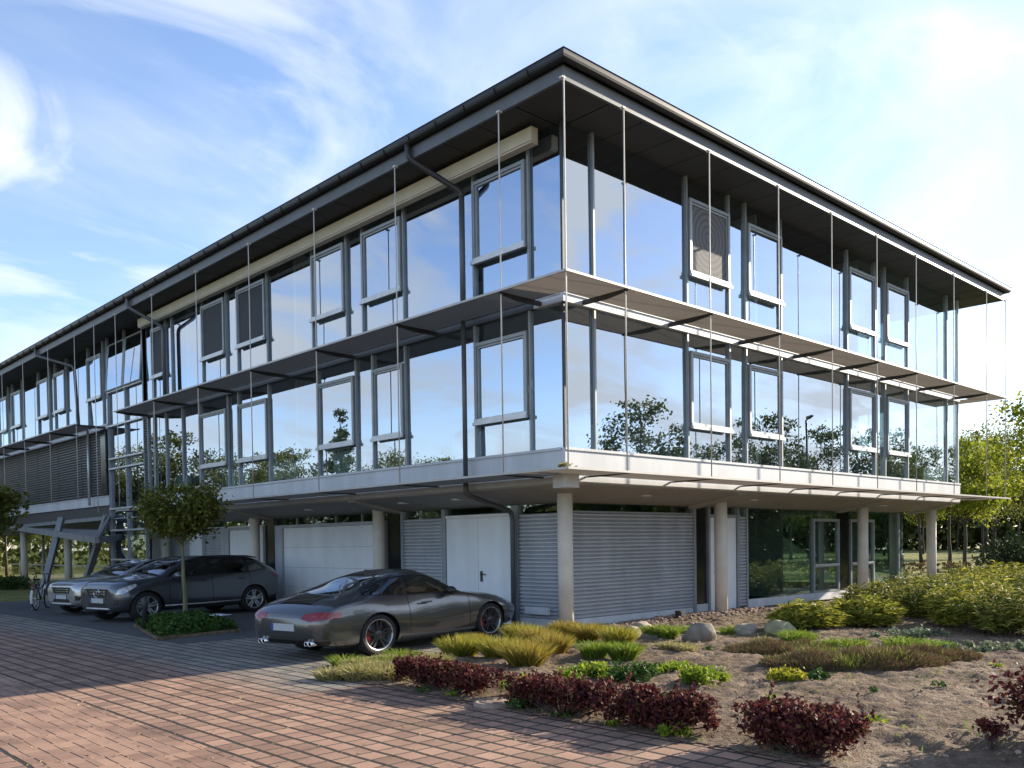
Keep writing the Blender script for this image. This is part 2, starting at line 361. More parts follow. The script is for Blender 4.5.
# soffit panels with open joints
def soffit_run(side, a0, a1, step):
    a = a0
    while a < a1-0.05:
        b = min(a+step, a1)
        fbox(sf, side, a+0.012, b-0.012, 0.17, G+0.25, ZS-0.022, ZS)
        a = b
soffit_run('R', 1.36, ROOF_X-1.36, 1.0); soffit_run('L', 1.36, ROOF_Y-1.36, 1.0)
sf.box(0.17, 1.34, 0.17, 1.34, ZS-0.022, ZS); sf.box(ROOF_X-1.34, ROOF_X-0.17, 0.17, 1.34, ZS-0.022, ZS)
n = 40
for i in range(n): sf.box(ROOF_X-1.35, ROOF_X-0.17, 1.36+i, 1.36+i+0.976, ZS-0.022, ZS)
sf.build('soffit', M['soffit'], ro)
fa = MB()
fa.box(0.10, ROOF_X-0.10, 0.10, 0.16, ZS-0.03, 9.90); fa.box(0.10, 0.16, 0.163, ROOF_Y-0.10, ZS-0.03, 9.90)
fa.box(ROOF_X-0.16, ROOF_X-0.10, 0.163, ROOF_Y-0.10, ZS-0.03, 9.90); fa.build('fascia', M['fascia'], ro)
gu = MB()
def gut_prof(n=9):   # half round with a bead, in (outward, z)
    p = [(0.0, 0.0)]
    for i in range(n+1):
        a = PI*i/n; p.append((0.085-0.085*math.cos(a), -0.125*math.sin(a)-0.03))
    p += [(0.17, 0.0), (0.185, 0.015), (0.165, 0.02), (0.155, -0.02)]
    return p
gp = gut_prof(); zg = 10.055
loop = []
corners = [((0.10, ROOF_Y), (1, 0)), ((0.10, 0.10), (1, 1)), ((ROOF_X-0.10, 0.10), (-1, 1)), ((ROOF_X-0.10, ROOF_Y), (-1, 0))]
vs = []
for (c, d) in corners:
    for (o, z) in gp: vs.append((c[0]-d[0]*o, c[1]-d[1]*o, zg+z))
k = len(gp)
gu.add(vs, [(i*k+j, i*k+j+1, (i+1)*k+j+1, (i+1)*k+j) for i in range(3) for j in range(k-1)], 0, False)
a = 0.8
while a < 44:
    gu.tube([(0.015+(-0.1)*math.cos(t), a, zg-0.03-0.132*math.sin(t)) for t in np.linspace(0, PI, 9)], 0.012, 5); a += 0.85
gu.build('gutter', M['gutter'], ro)

# --- slab bands
def band(side, a0, a1, z0, z1, d=1.07):
    b = MB(); fbox(b, side, a0, a1, d, 1.158, z0, z1)
    fbox(b, side, a0, a1, d-0.025, d-0.002, z1-0.04, z1+0.01)
    a = a0+1.5
    return b
b = band('R', 1.07, XE+0.03, Z1, Z1T); b.build('slab_band', M['band'], bld)
b = band('L', 1.16, 20.85, Z1, Z1T); b.build('slab_band', M['band'], bld)
b = band('L', 24.45, YE, 3.46, 3.82); b.build('slab_band', M['band'], bld)
b = MB(); fbox(b, 'L', 24.45, YE, 1.13, 1.5, Z1, 3.455); b.build('edge_beam', M['dark_steel'], bld)
b = band('R', 1.07, XE+0.03, Z2, Z2T); b.build('slab_band', M['band'], bld)
b = band('L', 1.16, 1.85, Z2, Z2T); b.build('slab_band', M['band'], bld)
b = band('L', 1.86, 21.0, Z2, Z2T); b.build('blind_box', M['dark_steel'], bld)
b = band('L', 24.4, YE, Z2, Z2T); b.build('slab_band', M['band'], bld)
b = MB()
for z0, z1 in ((Z1, Z1T), (Z2, Z2T)): fbox(b, 'E', 1.16, YE, 1.07, 1.158, z0, z1); fbox(b, 'N', 1.1, XE, 1.07, 1.158, z0, z1)
b.build('slab_band', M['band'], bld)

# --- glazing
R_M = [1.98, 5.01, 6.63, 7.33, 8.91, 12.38, 14.05, 14.70, 16.25, 19.26]
L_M = [2.00, 3.61, 6.00, 7.63, 8.32, 9.89, 12.26, 14.00, 14.72, 16.32, 18.60, 19.12, 20.20, 20.99]
W_M = [24.45, 24.90, 26.52, 29.10, 30.55, 31.30, 32.88, 35.30, 36.90, 37.6, 39.2, 41.6, 43.2, 43.9, 45.5]
R_W = {(5.01, 6.63): 'half', (7.33, 8.91): None, (12.38, 14.05): None, (14.70, 16.25): None}
L_W2 = {(2.00, 3.61): None, (6.00, 7.63): None, (8.32, 9.89): None, (12.26, 14.00): 'dark', (14.72, 16.32): 'dark', (19.12, 20.20): 'dark'}
L_W1 = {(2.00, 3.61): None, (6.00, 7.63): None, (8.32, 9.89): None, (12.26, 14.00): None, (14.72, 16.32): None}
W_W = {(24.90, 26.52): 'open', (29.10, 30.55): None, (31.30, 32.88): None, (35.30, 36.90): None, (37.6, 39.2): None, (41.6, 43.2): None}

def mullion(side, a, z0, z1, d0=1.09, w=0.025):
    m = MB(); fbox(m, side, a-w, a+w, d0, 1.15, z0, z1)
    return m.build('mullion', M['frame'], bld)

def window(side, a0, a1, z0, z1, blind):
    f = MB(); g = 0.04; a0 += g; a1 -= g; w = 0.068
    fbox(f, side, a0, a1, 1.04, 1.165, z1-w, z1); fbox(f, side, a0, a1, 1.04, 1.165, z0, z0+w)
    fbox(f, side, a0, a0+w, 1.04, 1.165, z0+w, z1-w); fbox(f, side, a1-w, a1, 1.04, 1.165, z0+w, z1-w)
    w2 = 0.04; b0, b1, y0, y1 = a0+w+0.006, a1-w-0.006, z0+w+0.006, z1-w-0.006
    for q in ((b0, b1, y1-w2, y1), (b0, b1, y0, y0+w2), (b0, b0+w2, y0+w2, y1-w2), (b1-w2, b1, y0+w2, y1-w2)):
        fbox(f, side, q[0], q[1], 1.065, 1.15, q[2], q[3])
    fo = f.build('window', M['frame'], bld)
    s = MB(); fbox(s, side, a0-0.015, a1+0.015, 0.985, 1.04, z0-0.03, z0+0.035); fbox(s, side, a0, a1, 1.02, 1.038, z0+0.035, z0+0.10)
    s.build('sill', M['alu'], fo)
    p = MB(); fquad(p, side, b0+w2, b1-w2, 1.10, y0+w2, y1-w2); p.build('pane', M['glass'] if blind != 'dark' else M['glass_gf'], fo)
    if blind == 'dark':
        p = MB(); fquad(p, side, b0+w2, b1-w2, 1.09, y0+w2, y1-w2); fbox(p, side, b0+w2, b1-w2, 1.078, 1.092, y0+w2, y0+w2+0.02); p.build('blind', M['blind'], fo)
    if blind == 'half':
        p = MB(); fquad(p, side, b0+w2, b1-w2, 1.09, y0+w2, y1-w2); p.build('blind', M['rings'], fo)
    return fo

def rings_mat():
    """grey insect screen with the concentric moire rings the photo shows"""
    m, nt, N, L = nt_new('ringed_screen')
    out = N.new('ShaderNodeOutputMaterial'); p = N.new('ShaderNodeBsdfPrincipled'); L.new(p.outputs[0], out.inputs[0])
    tc = N.new('ShaderNodeTexCoord'); mp = N.new('ShaderNodeMapping'); mp.inputs['Location'].default_value = (-3.32, 0, -8.5)
    L.new(tc.outputs['Object'], mp.inputs[0])
    w = N.new('ShaderNodeTexWave'); w.wave_type = 'RINGS'; w.rings_direction = 'Y'; w.inputs['Scale'].default_value = 2.4
    w.inputs['Distortion'].default_value = 0.4; L.new(mp.outputs[0], w.inputs['Vector'])
    r = N.new('ShaderNodeValToRGB'); r.color_ramp.elements[0].color = (0.10, 0.10, 0.105, 1); r.color_ramp.elements[1].color = (0.165, 0.16, 0.165, 1)
    L.new(w.outputs['Fac'], r.inputs[0]); L.new(r.outputs[0], p.inputs['Base Color']); p.inputs['Roughness'].default_value = 0.8
    return m
M['rings'] = rings_mat()

def facade(side, mulls, wins, z0, z1, aend, start, wz, mz0):
    """one storey: mullions, operable windows and fixed panes between them"""
    edges = [start]+[a for a in mulls if start < a < aend]+[aend]
    for a in mulls: mullion(side, a, mz0, z1-0.002)
    for a0, a1 in zip(edges[:-1], edges[1:]):
        key = next((k for k in wins if abs(k[0]-a0) < .03 and abs(k[1]-a1) < .03), None)
        def pane(p, q): 
            g = MB(); j = [1.152+random.uniform(-.009, .009) for _ in range(3)]; j.append(j[0]+j[2]-j[1])
            g.quad(fpt(side, a0, j[0], p), fpt(side, a1, j[1], p), fpt(side, a1, j[2], q), fpt(side, a0, j[3], q)); g.build('glass_pane', M['glass'], bld)
        if key:
            pane(z0, wz[0]); pane(wz[1], z1)
            if wins[key] == 'open': 
                f = window(side, a0, a1, wz[0], wz[1], None)
            else: f = window(side, a0, a1, wz[0], wz[1], wins[key])
        else: pane(z0, z1)
WZ2 = (7.55, 9.20); WZ1 = (4.28, 5.93)
facade('R', R_M, R_W, Z2T, ZS-0.023, XE-0.01, 1.152, WZ2, Z2T+0.012)
R_W1 = {k: None for k in R_W}
facade('R', R_M, R_W1, Z1T, Z2, XE-0.01, 1.152, WZ1, Z1+0.16)
facade('L', L_M, L_W2, Z2T, ZS-0.023, 20.99, 1.152, WZ2, Z2T+0.012)
L_M1 = [2.00, 3.61, 6.00, 7.28, 7.98, 9.72, 12.26, 14.05, 14.72, 16.60, 17.9, 19.20, 20.20, 20.70]
facade('L', L_M1, {(2.00, 3.61): None, (6.00, 7.28): None, (7.98, 9.72): None, (12.26, 14.05): None, (14.72, 16.60): None}, Z1T, Z2, 20.70, 1.152, WZ1, Z1+0.16)
facade('L', W_M, W_W, Z2T, ZS-0.023, YE-0.01, 24.42, WZ2, Z2T+0.012)
# clear corner posts of glass-to-glass corner
c = MB(); c.box(1.10, 1.15, 1.10, 1.15, Z2T, ZS-0.03); c.box(1.10, 1.15, 1.10, 1.15, Z1T, Z2-0.002); c.build('corner_post', M['dark_steel'], bld)
c = MB(); c.box(XE-0.05, XE, 1.10, 1.15, Z2T, ZS-0.03); c.box(XE-0.05, XE, 1.10, 1.15, Z1T, Z2-0.002); c.build('corner_post', M['alu'], bld)
# east and north glazing
for z0, z1 in ((Z1T, Z2), (Z2T, ZS-0.023)):
    a = 1.152
    for st in (3.0, 3.5, 7.0, 7.0, 7.0, 7.0, 7.0):
        g = MB(); fquad(g, 'E', a, min(a+st, YE), 1.152, z0, z1); g.build('glass_pane', M['glass'], bld)
        if a+st < YE: mullion('E', a+st, z0, z1-0.002)
        a += st
    g = MB(); fquad(g, 'N', 1.16, XE, 1.152, z0, z1); g.build('glass_pane', M['glass'], bld)
# --- stair glazing full height, with tilted top vents
for (a0, a1) in ((20.99, 22.66), (22.66, 24.36)):
    g = MB(); fquad(g, 'L', a0, a1, 1.152, 0.25, 7.62); g.build('glass_pane', M['glass'], bld)
    f = MB(); w = 0.05
    z0, z1 = 7.66, 9.35; t = 0.12   # vent tilted outwards at its foot
    def P(a, z): 
        k = (z1-z)/(z1-z0); return (1.12-t*k, a, z)
    for (p, q) in (((a0+.06, z0), (a1-.06, z0)), ((a0+.06, z1), (a1-.06, z1)), ((a0+.06, z0), (a0+.06, z1)), ((a1-.06, z0), (a1-.06, z1))):
        f.tube([P(*p), P(*q)], 0.03, 6, smooth=False)
    fo = f.build('window', M['frame'], bld)
    p = MB(); p.quad(P(a0+.08, z0+.02), P(a1-.08, z0+.02), P(a1-.08, z1-.02), P(a0+.08, z1-.02)); p.build('pane', M['glass'], fo)
for a in (20.99, 22.66, 24.36): mullion('L', a, 0.1, 9.66, 1.06)
t = MB()
for z in (7.62, 4.78, 5.15, 3.30, 2.50, 1.42, 6.36): fbox(t, 'L', 21.03, 24.32, 1.03, 1.14, z-0.03, z+0.03)
t.build('transom', M['alu'], bld)
t = MB(); fbox(t, 'L', 21.05, 24.3, 1.16, 1.2, 4.82, 5.12); fbox(t, 'L', 21.05, 24.3, 1.2, 6.0, 3.1, 3.4); fbox(t, 'L', 21.05, 24.3, 1.6, 6.0, 6.4, 6.5); t.build('stair_landing', M['int_floor'], bld)
# dark louvre slot at the end of the first floor
def louvre(name, side, a0, a1, d, z0, z1, pitch, depth, m, parent=bld, flip=False):
    b = MB(); n = max(1, int(round((z1-z0)/pitch))); h = (z1-z0)/n
    for i in range(n):
        z = z0+i*h
        pr = [(d, z+h*0.12), (d-depth, z+h*0.30), (d-depth, z+h*0.72), (d, z+h*0.98), (d+0.012, z+h*0.98), (d+0.012, z+h*0.12)]
        b.prism([fpt(side, a0, q[0], q[1]) for q in pr], [fpt(side, a1, q[0], q[1]) for q in pr])
    fbox(b, side, a0, a1, d+0.013, d+0.03, z0, z1)
    return b.build(name, m, parent)
louvre('louvre_panel', 'L', 20.73, 20.96, 1.12, Z1T, Z2, 0.09, 0.03, M['louvre'])
# --- wing louvre screens
for a0, a1 in ((24.98, 27.05), (27.11, 29.9), (29.96, 32.7), (32.76, 35.5), (35.56, 38.3), (38.36, 41.1), (41.16, 45.9)):
    louvre('louvre_screen', 'L', a0, a1, 1.03, 3.86, 6.30, 0.10, 0.05, M['louvre'])
b = MB(); fbox(b, 'L', 24.45, 24.95, 0.98, 1.2, 3.84, 6.30); b.build('end_panel', M['black'], bld)
b = MB(); b.tube([(0.92, 26.1, 3.5), (0.92, 26.1, 6.40)], 0.05, 10); b.build('downpipe', M['alu'], bld)

# --- sunshades with brackets
def sunshade(side, z, a0, a1, brs, inner=0.90):
    s = MB()
    i0 = inner if a0 < 1 else 0
    if side == 'R': s.quad((a0, 0.0, z-0.03), (a1, 0.0, z-0.03), (a1-inner, inner, z-0.03), (a0+inner, inner, z-0.03))
    else: s.quad((0, a0, z-0.03), (0, a1, z-0.03), (inner, a1, z-0.03), (inner, a0+i0, z-0.03))
    so = s.build('sunshade', M['shade'], bld)
    e = MB()
    if side == 'R': e.box(a0-0.03, a1+0.02, -0.032, -0.002, z-0.04, z)
    else: e.box(-0.032, -0.002, a0, a1+0.02, z-0.04, z)
    e.build('edge_trim', M['shade_edge'], so)
    for a in brs:
        k = MB()
        q = 1.0 if z > 5 else .3; pr = [(0.0, z-0.036), (0.0, z-0.036-.034*q), (0.5, z-0.036-.085*q), (1.065, z-0.036-.08*q), (1.065, z-0.036)]
        k.prism([fpt(side, a-0.03, p[0], p[1]) for p in pr], [fpt(side, a+0.03, p[0], p[1]) for p in pr])
        k.build('bracket', M['dark_steel'], so)
    return so
R_RODS = [0.03, 1.62, 4.30, 6.96, 9.41, 11.84, 14.28, 16.98, 19.66]
L_RODS = [1.66, 4.83, 8.0, 11.2, 14.35, 17.5, 20.57]
W_RODS = [24.65, 27.75, 31.1, 34.25, 37.4, 40.5, 43.6]
sunshade('R', 6.4375, 0.0, ROOF_X-0.05, R_RODS[1:])
sunshade('L', 6.4375, 0.0, 20.7, L_RODS)
sunshade('L', 6.4375, 24.6, YE+0.5, W_RODS)
sunshade('R', 3.117, 0.0, ROOF_X+0.1, R_RODS[1:], 1.0)
sunshade('L', 3.117, 0.0, 20.7, L_RODS, 1.055)
# corner returns at the right end
for z in (6.4375, 3.117):
    s = MB(); s.quad((ROOF_X-0.06, 0.02, z-0.032), (ROOF_X-0.06, 30.0, z-0.032), (XE+0.22, 30.0, z-0.032), (XE+0.22, 0.9, z-0.032))
    s.build('sunshade', M['shade'], bld)
# hanger rods
for a in R_RODS+[21.41]:
    r = MB(); r.tube([(a, 0.045 if a > .1 else 0.03, 3.117), (a, 0.045 if a > .1 else 0.03, ZS-0.02)], 0.0135, 8)
    r.box(a-0.04, a+0.04, 0.02, 0.10, ZS-0.06, ZS-0.03); r.build('hanger_rod', M['steel_rod'], bld)
for a in L_RODS:
    r = MB(); r.tube([(0.045, a, 3.117), (0.045, a, ZS-0.02)], 0.0135, 8); r.box(0.02, 0.10, a-0.04, a+0.04, ZS-0.06, ZS-0.03); r.build('hanger_rod', M['steel_rod'], bld)
for a in W_RODS+[22.6]:
    r = MB(); z0 = 3.7 if a > 23 else 6.44
    r.tube([(0.045, a, 3.62 if a > 23 else 3.12), (0.045, a, ZS-0.02)], 0.0135, 8); r.build('hanger_rod', M['steel_rod'], bld)
for a in (4.0, 9.5):
    r = MB(); r.tube([(ROOF_X-0.05, a, 3.117), (ROOF_X-0.05, a, ZS-0.02)], 0.0135, 8); r.build('hanger_rod', M['steel_rod'], bld)

# --- awning cassette under the left eaves
b = MB(); b.box(0.80, 0.97, 1.58, 20.6, 9.345, 9.60); b.box(0.82, 0.99, 1.60, 20.6, 9.31, 9.343)
b.build('awning_cassette', M['cassette'], bld)

# --- downpipes on the left side
def dpipe(path, r=0.05, m='fascia'):
    d = MB(); d.tube(path, r, 12); return d.build('downpipe', M[m], bld)
def bend(pts, n=4):
    out = [Vector(pts[0])]
    for i in range(1, len(pts)-1):
        p0, p1, p2 = Vector(pts[i-1]), Vector(pts[i]), Vector(pts[i+1])
        a = p1+(p0-p1).normalized()*min(0.18, (p0-p1).length*.4); b = p1+(p2-p1).normalized()*min(0.18, (p2-p1).length*.4)
        for k in range(n+1):
            t = k/n; out.append(a*(1-t)**2+p1*2*t*(1-t)+b*t*t)
    out.append(Vector(pts[-1])); return out
dpipe(bend([(0.02, 4.35, 9.92), (0.02, 4.35, 9.66), (0.90, 3.72, 9.02), (0.90, 3.72, 8.9)]), 0.06, 'dark_steel'); dpipe([(0.90, 3.72, 8.9), (0.90, 3.72, 6.46)], 0.06)
dpipe([(0.90, 3.72, 6.40), (0.90, 3.72, 3.16)], 0.05)
dpipe(bend([(0.90, 3.72, 3.08), (0.90, 3.72, 2.85), (2.36, 3.88, 2.52), (2.36, 3.88, 0.0)]), 0.055)
dpipe(bend([(0.02, 19.4, 9.92), (0.02, 19.4, 9.66), (0.90, 18.72, 9.02), (0.90, 18.72, 6.46)]), 0.06)
dpipe(bend([(0.02, 29.2, 9.92), (0.02, 29.2, 9.66), (0.90, 27.4, 9.05), (0.90, 27.0, 6.46)]), 0.06)

# --- ground floor soffit (slopes down to the walls) and ribs
zs0, zs1 = 2.925, 2.66
s = MB()
def sof(side, a0, a1, a0i, a1i):
    o = fpt(side, a0, 1.12, zs0); p = fpt(side, a1, 1.12, zs0); q = fpt(side, a1i, 2.62, zs1); r = fpt(side, a0i, 2.62, zs1)
    up = lambda v: (v[0], v[1], v[2]+0.03)
    s.prism([o, p, q, r], [up(o), up(p), up(q), up(r)])
sof('R', 1.12, XE-0.02, 2.62, XE-1.4); sof('L', 1.12, YE-0.1, 2.62, YE-0.1)
s.box(2.61, XE-1.4, 2.61, YE-0.1, zs1, zs1+0.05); s.prism([(XE-1.4, 2.62, zs1), (XE-0.02, 1.12, zs0), (XE-0.02, YE-.1, zs0), (XE-1.4, YE-.1, zs1)], [(XE-1.4, 2.62, zs1+.03), (XE-0.02, 1.12, zs0+.03), (XE-0.02, YE-.1, zs0+.03), (XE-1.4, YE-.1, zs1+.03)])
s.build('ground_floor_soffit', M['render'], bld)
R_COL = [7.42, 14.93, 20.0]; L_COL = [8.54, 15.12, 21.9, 32.6, 39.3]; LX = 2.10
def column(x, y):
    c = MB(); c.lathe([(0.0, -0.05), (0.155, -0.05), (0.155, 2.84), (0.0, 2.84)], 'z', (x, y, 0), 32)
    c.lathe([(0.13, 2.84), (0.13, 2.95), (0.0, 2.95)], 'z', (x, y, 0), 20)
    return c.build('column', M['concrete'], bld)
column(1.95, 1.92)
for a in R_COL: column(a, 1.9)
for a in L_COL: column(LX, a)
# tapering ribs over the columns
for side, cols in (('R', R_COL), ('L', L_COL)):
    for a in cols:
        k = MB(); pr = [(1.13, 2.94), (1.13, 2.88), (1.95, 2.70), (2.55, 2.60), (2.55, 2.70)]
        k.prism([fpt(side, a-0.16-0.25, p[0], p[1]) for p in pr], [fpt(side, a+0.16-0.25, p[0], p[1]) for p in pr]); k.build('soffit_rib', M['render'], bld)
# soffit lamps
for side, a in (('L', 7.0), ('L', 5.0), ('L', 11.3), ('R', 8.6), ('R', 15.9), ('R', 4.3)):
    k = MB(); x, y, z = fpt(side, a, 1.75, 2.865)
    k.lathe([(0.0, 0.0), (0.11, 0.0), (0.16, -0.055), (0.13, -0.07), (0.0, -0.06)], 'z', (x, y, z), 20); k.build('soffit_lamp', M['alu'], bld)

# --- corner outlet box under the slab corner
b = MB(); b.box(0.72, 1.06, 0.72, 1.06, 2.83, 3.07); b.box(0.70, 1.08, 0.70, 1.08, 3.07, 3.085); b.build('corner_box', M['plinth'], bld)

# --- ground floor walls, right side (y = 2.5)
D = 2.5
def gbox(name, side, a0, a1, d0, d1, z0, z1, m): 
    b = MB(); fbox(b, side, a0, a1, d0, d1, z0, z1); return b.build(name, M[m], bld)
def shutter(side, a0, a1, z0=0.20, z1=2.46):
    return louvre('roller_shutter', side, a0, a1, D, z0, z1, 0.085, 0.038, M['shutter'])
GT = 2.47
shutter('R', 2.52, 7.08)
gbox('plinth', 'R', 2.50, 7.10, D-0.02, D+0.1, -0.2, 0.20, 'plinth')
gbox('door_post', 'R', 7.085, 7.18, D-0.06, D+0.1, -0.1, 2.66, 'frame')
gbox('dark_panel', 'R', 7.19, 7.71, D+0.02, D+0.08, 0.27, 2.66, 'black')
gbox('door_post', 'R', 7.72, 7.80, D-0.05, D+0.1, 0, 2.66, 'frame')
dd = gbox('door', 'R', 7.84, 9.00, D-0.01, D+0.04, 0.06, 2.40, 'door')
h = MB(); h.tube([(8.0, D-0.06, 1.05), (8.14, D-0.06, 1.05)], 0.012, 8); h.tube([(8.0, D-0.06, 1.05), (8.0, D, 1.05)], 0.012, 8); h.build('handle', M['alu'], dd)
gbox('door_frame', 'R', 7.80, 9.06, D-0.03, D+0.06, 2.405, 2.48, 'frame')
gbox('door_post', 'R', 9.02, 9.09, D-0.05, D+0.1, 0, 2.66, 'frame')
shutter('R', 9.10, 9.44, 0.10, 2.44)
gbox('door_post', 'R', 9.45, 9.53, D-0.05, D+0.1, 0, 2.66, 'frame')
gbox('plinth', 'R', 9.53, 19.3, D-0.03, D+0.15, -0.2, 0.26, 'plinth')
gbox('plinth', 'R', 7.10, 7.80, D-0.02, D+0.15, -0.2, 0.26, 'plinth')
g = MB(); fquad(g, 'R', 9.53, 13.0, D+0.03, 0.26, 2.66); g.build('glass_pane', M['glass_gf'], bld)
def gwindow(a0, a1):
    f = MB()
    for q in ((a0, a0+.08, .26, 2.42), (a1-.08, a1, .26, 2.42), (a0+.08, a1-.08, 2.34, 2.42), (a0+.08, a1-.08, 1.0, 1.10), (a0+.08, a1-.08, .26, .32)):
        fbox(f, 'R', q[0], q[1], D-0.04, D+0.06, q[2], q[3])
    fo = f.build('window', M['frame'], bld)
    p = MB(); fquad(p, 'R', a0+.08, a1-.08, D+0.02, .32, 1.0); fquad(p, 'R', a0+.08, a1-.08, D+0.02, 1.10, 2.34); p.build('pane', M['glass_gf'], fo)
    s = MB(); fbox(s, 'R', a0+.06, a1-.06, D-0.07, D-0.042, 1.03, 1.09); s.build('sill', M['alu'], fo)
    p = MB(); fquad(p, 'R', a0, a1, D+0.03, 2.42, 2.66); p.build('pane', M['glass_gf'], fo)
    c = MB(); fbox(c, 'R', a0+0.35, a1-0.42, D+0.25, D+0.29, .3, 2.4); c.build('blind', M['blind_pale'], fo)
gwindow(13.02, 14.60)
gbox('dark_panel', 'R', 14.64, 15.28, D+0.01, D+0.08, 0.26, 2.66, 'black')
gwindow(15.32, 16.95)
g = MB(); fquad(g, 'R', 16.95, 18.76, D+0.03, 0.26, 2.66); g.build('glass_pane', M['glass_gf'], bld)
gbox('door_post', 'R', 18.76, 18.84, D-0.03, D+0.1, 0.2, 2.66, 'frame')
g = MB(); fquad(g, 'R', 18.84, 19.3, D+0.03, 0.26, 2.66); g.build('glass_pane', M['glass_gf'], bld)
b = MB(); b.box(19.0, 19.3, D+0.06, D+0.45, 0, 2.66); b.build('corner_pier', M['render'], bld)
# clerestory over the shutters
g = MB(); fquad(g, 'R', 2.52, 7.08, D+0.04, 2.50, 2.66); fquad(g, 'R', 7.8, 9.45, D+0.04, 2.48, 2.66); g.build('clerestory', M['glass_gf'], bld)
gbox('head_rail', 'R', 2.50, 7.08, D-0.03, D+0.05, 2.462, 2.50, 'frame')
# backing walls
b = MB(); b.box(2.66, 19.2, 7.5, 7.6, 0, 2.66); b.box(9.3, 9.4, 2.6, 7.5, 0, 2.66); b.box(13.9, 14.0, 4.0, 7.5, 0, 2.66); b.box(2.66, 9.3, 2.66, 2.7, 0, 2.40); b.build('inner_wall', M['int_wall'], bld)
b = MB(); b.box(2.6, 19.2, 2.6, 24.6, 0.02, 0.05); b.build('ground_floor_floor', M['int_floor'], bld)
b = MB(); b.box(19.25, 19.3, 2.95, 7.5, 0.02, 0.26); b.box(19.2, 19.3, 7.5, 24.5, 0, 2.66); b.build('end_wall', M['render'], bld)
g = MB(); g.quad((19.28, 2.95, .26), (19.28, 7.5, .26), (19.28, 7.5, 2.66), (19.28, 2.95, 2.66)); g.build('glass_pane', M['glass_gf'], bld)
gbox('vent_box', 'L', 2.85, 3.55, D-0.12, D-0.045, 0.30, 0.46, 'plinth')
# --- ground floor, left side (x = 2.5)
shutter('L', 2.52, 3.78)
gbox('plinth', 'L', 2.50, 3.95, D-0.02, D+0.1, -0.2, 0.20, 'plinth')
gbox('door_post', 'L', 3.80, 4.02, D-0.05, D+0.1, 0, 2.66, 'frame')
def double_door(a0, a1, z1):
    o = gbox('door', 'L', a0, (a0+a1)/2-0.006, D-0.02, D+0.04, 0.03, z1, 'door')
    o2 = gbox('door', 'L', (a0+a1)/2+0.006, a1, D-0.02, D+0.04, 0.03, z1, 'door')
    h = MB(); a = (a0+a1)/2-0.12
    h.box(D-0.045, D-0.02, a-0.03, a+0.03, 0.96, 1.2); h.tube([(D-0.07, a, 1.13), (D-0.07, a-0.17, 1.13)], 0.013, 8); h.tube([(D-0.07, a, 1.13), (D-0.03, a, 1.13)], 0.013, 8); h.build('handle', M['dark_steel'], o)
double_door(4.03, 6.30, 2.43)
gbox('door_frame', 'L', 4.02, 6.32, D-0.04, D+0.08, 2.435, 2.50, 'door')
gbox('door_post', 'L', 6.31, 6.45, D-0.05, D+0.1, 0, 2.66, 'frame')
shutter('L', 6.46, 7.98)
gbox('door_post', 'L', 7.99, 8.10, D-0.05, D+0.1, 0, 2.66, 'frame')
gbox('dark_panel', 'L', 8.11, 8.74, D+0.02, D+0.08, 0.1, 2.66, 'black')
gd = gbox('garage_door', 'L', 9.05, 14.06, D+0.0, D+0.06, 0.03, 2.37, 'door')
b = MB()
for z in (0.62, 1.2, 1.79): fbox(b, 'L', 9.06, 14.05, D-0.003, D-0.001, z-0.006, z+0.006)
b.build('panel_joint', M['shutter'], gd)
b = MB(); fbox(b, 'L', 8.76, 9.04, D-0.06, D+0.1, 0, 2.46); fbox(b, 'L', 14.07, 14.50, D-0.06, D+0.1, 0, 2.46); fbox(b, 'L', 9.045, 14.065, D-0.06, D+0.1, 2.375, 2.46); b.build('garage_frame', M['shutter'], bld)
gbox('dark_panel', 'L', 14.55, 15.24, D+0.02, D+0.08, 0.1, 2.66, 'black')
gbox('door_post', 'L', 15.25, 15.45, D-0.06, D+0.1, 0, 2.46, 'door')
gbox('garage_door', 'L', 15.46, 17.60, D+0.0, D+0.06, 0.03, 2.37, 'door')
gbox('garage_frame', 'L', 15.46, 17.62, D-0.06, D+0.1, 2.375, 2.46, 'shutter')
gbox('door_post', 'L', 17.63, 18.18, D-0.05, D+0.1, 0, 2.46, 'shutter')
shutter('L', 18.19, 19.35, 0.1, 2.44)
gbox('door_post', 'L', 19.36, 19.62, D-0.05, D+0.1, 0, 2.66, 'frame')
gbox('door', 'L', 19.63, 20.70, D-0.02, D+0.04, 0.03, 2.40, 'door')
gbox('wall_panel', 'L', 20.72, 24.0, D-0.04, D+0.04, 0, 2.66, 'shutter')
gbox('head_rail', 'L', 15.2, 20.7, D-0.03, D+0.05, 2.47, 2.50, 'door')
gbox('entrance_post', 'L', 24.40, 24.95, 1.2, 1.6, 0, 3.0, 'black')
g = MB(); fquad(g, 'L', 2.52, 8.1, D+0.04, 2.50, 2.66); fquad(g, 'L', 8.74, 14.55, D+0.04, 2.46, 2.66); fquad(g, 'L', 15.24, 20.7, D+0.04, 2.50, 2.66); g.build('clerestory', M['glass_gf'], bld)
b = MB()
for a in (6.38, 9.9, 11.2, 12.4, 13.3, 16.5, 18.0): fbox(b, 'L', a-0.02, a+0.02, D, D+0.06, 2.46, 2.66)
b.build('glazing_bar', M['frame'], bld)
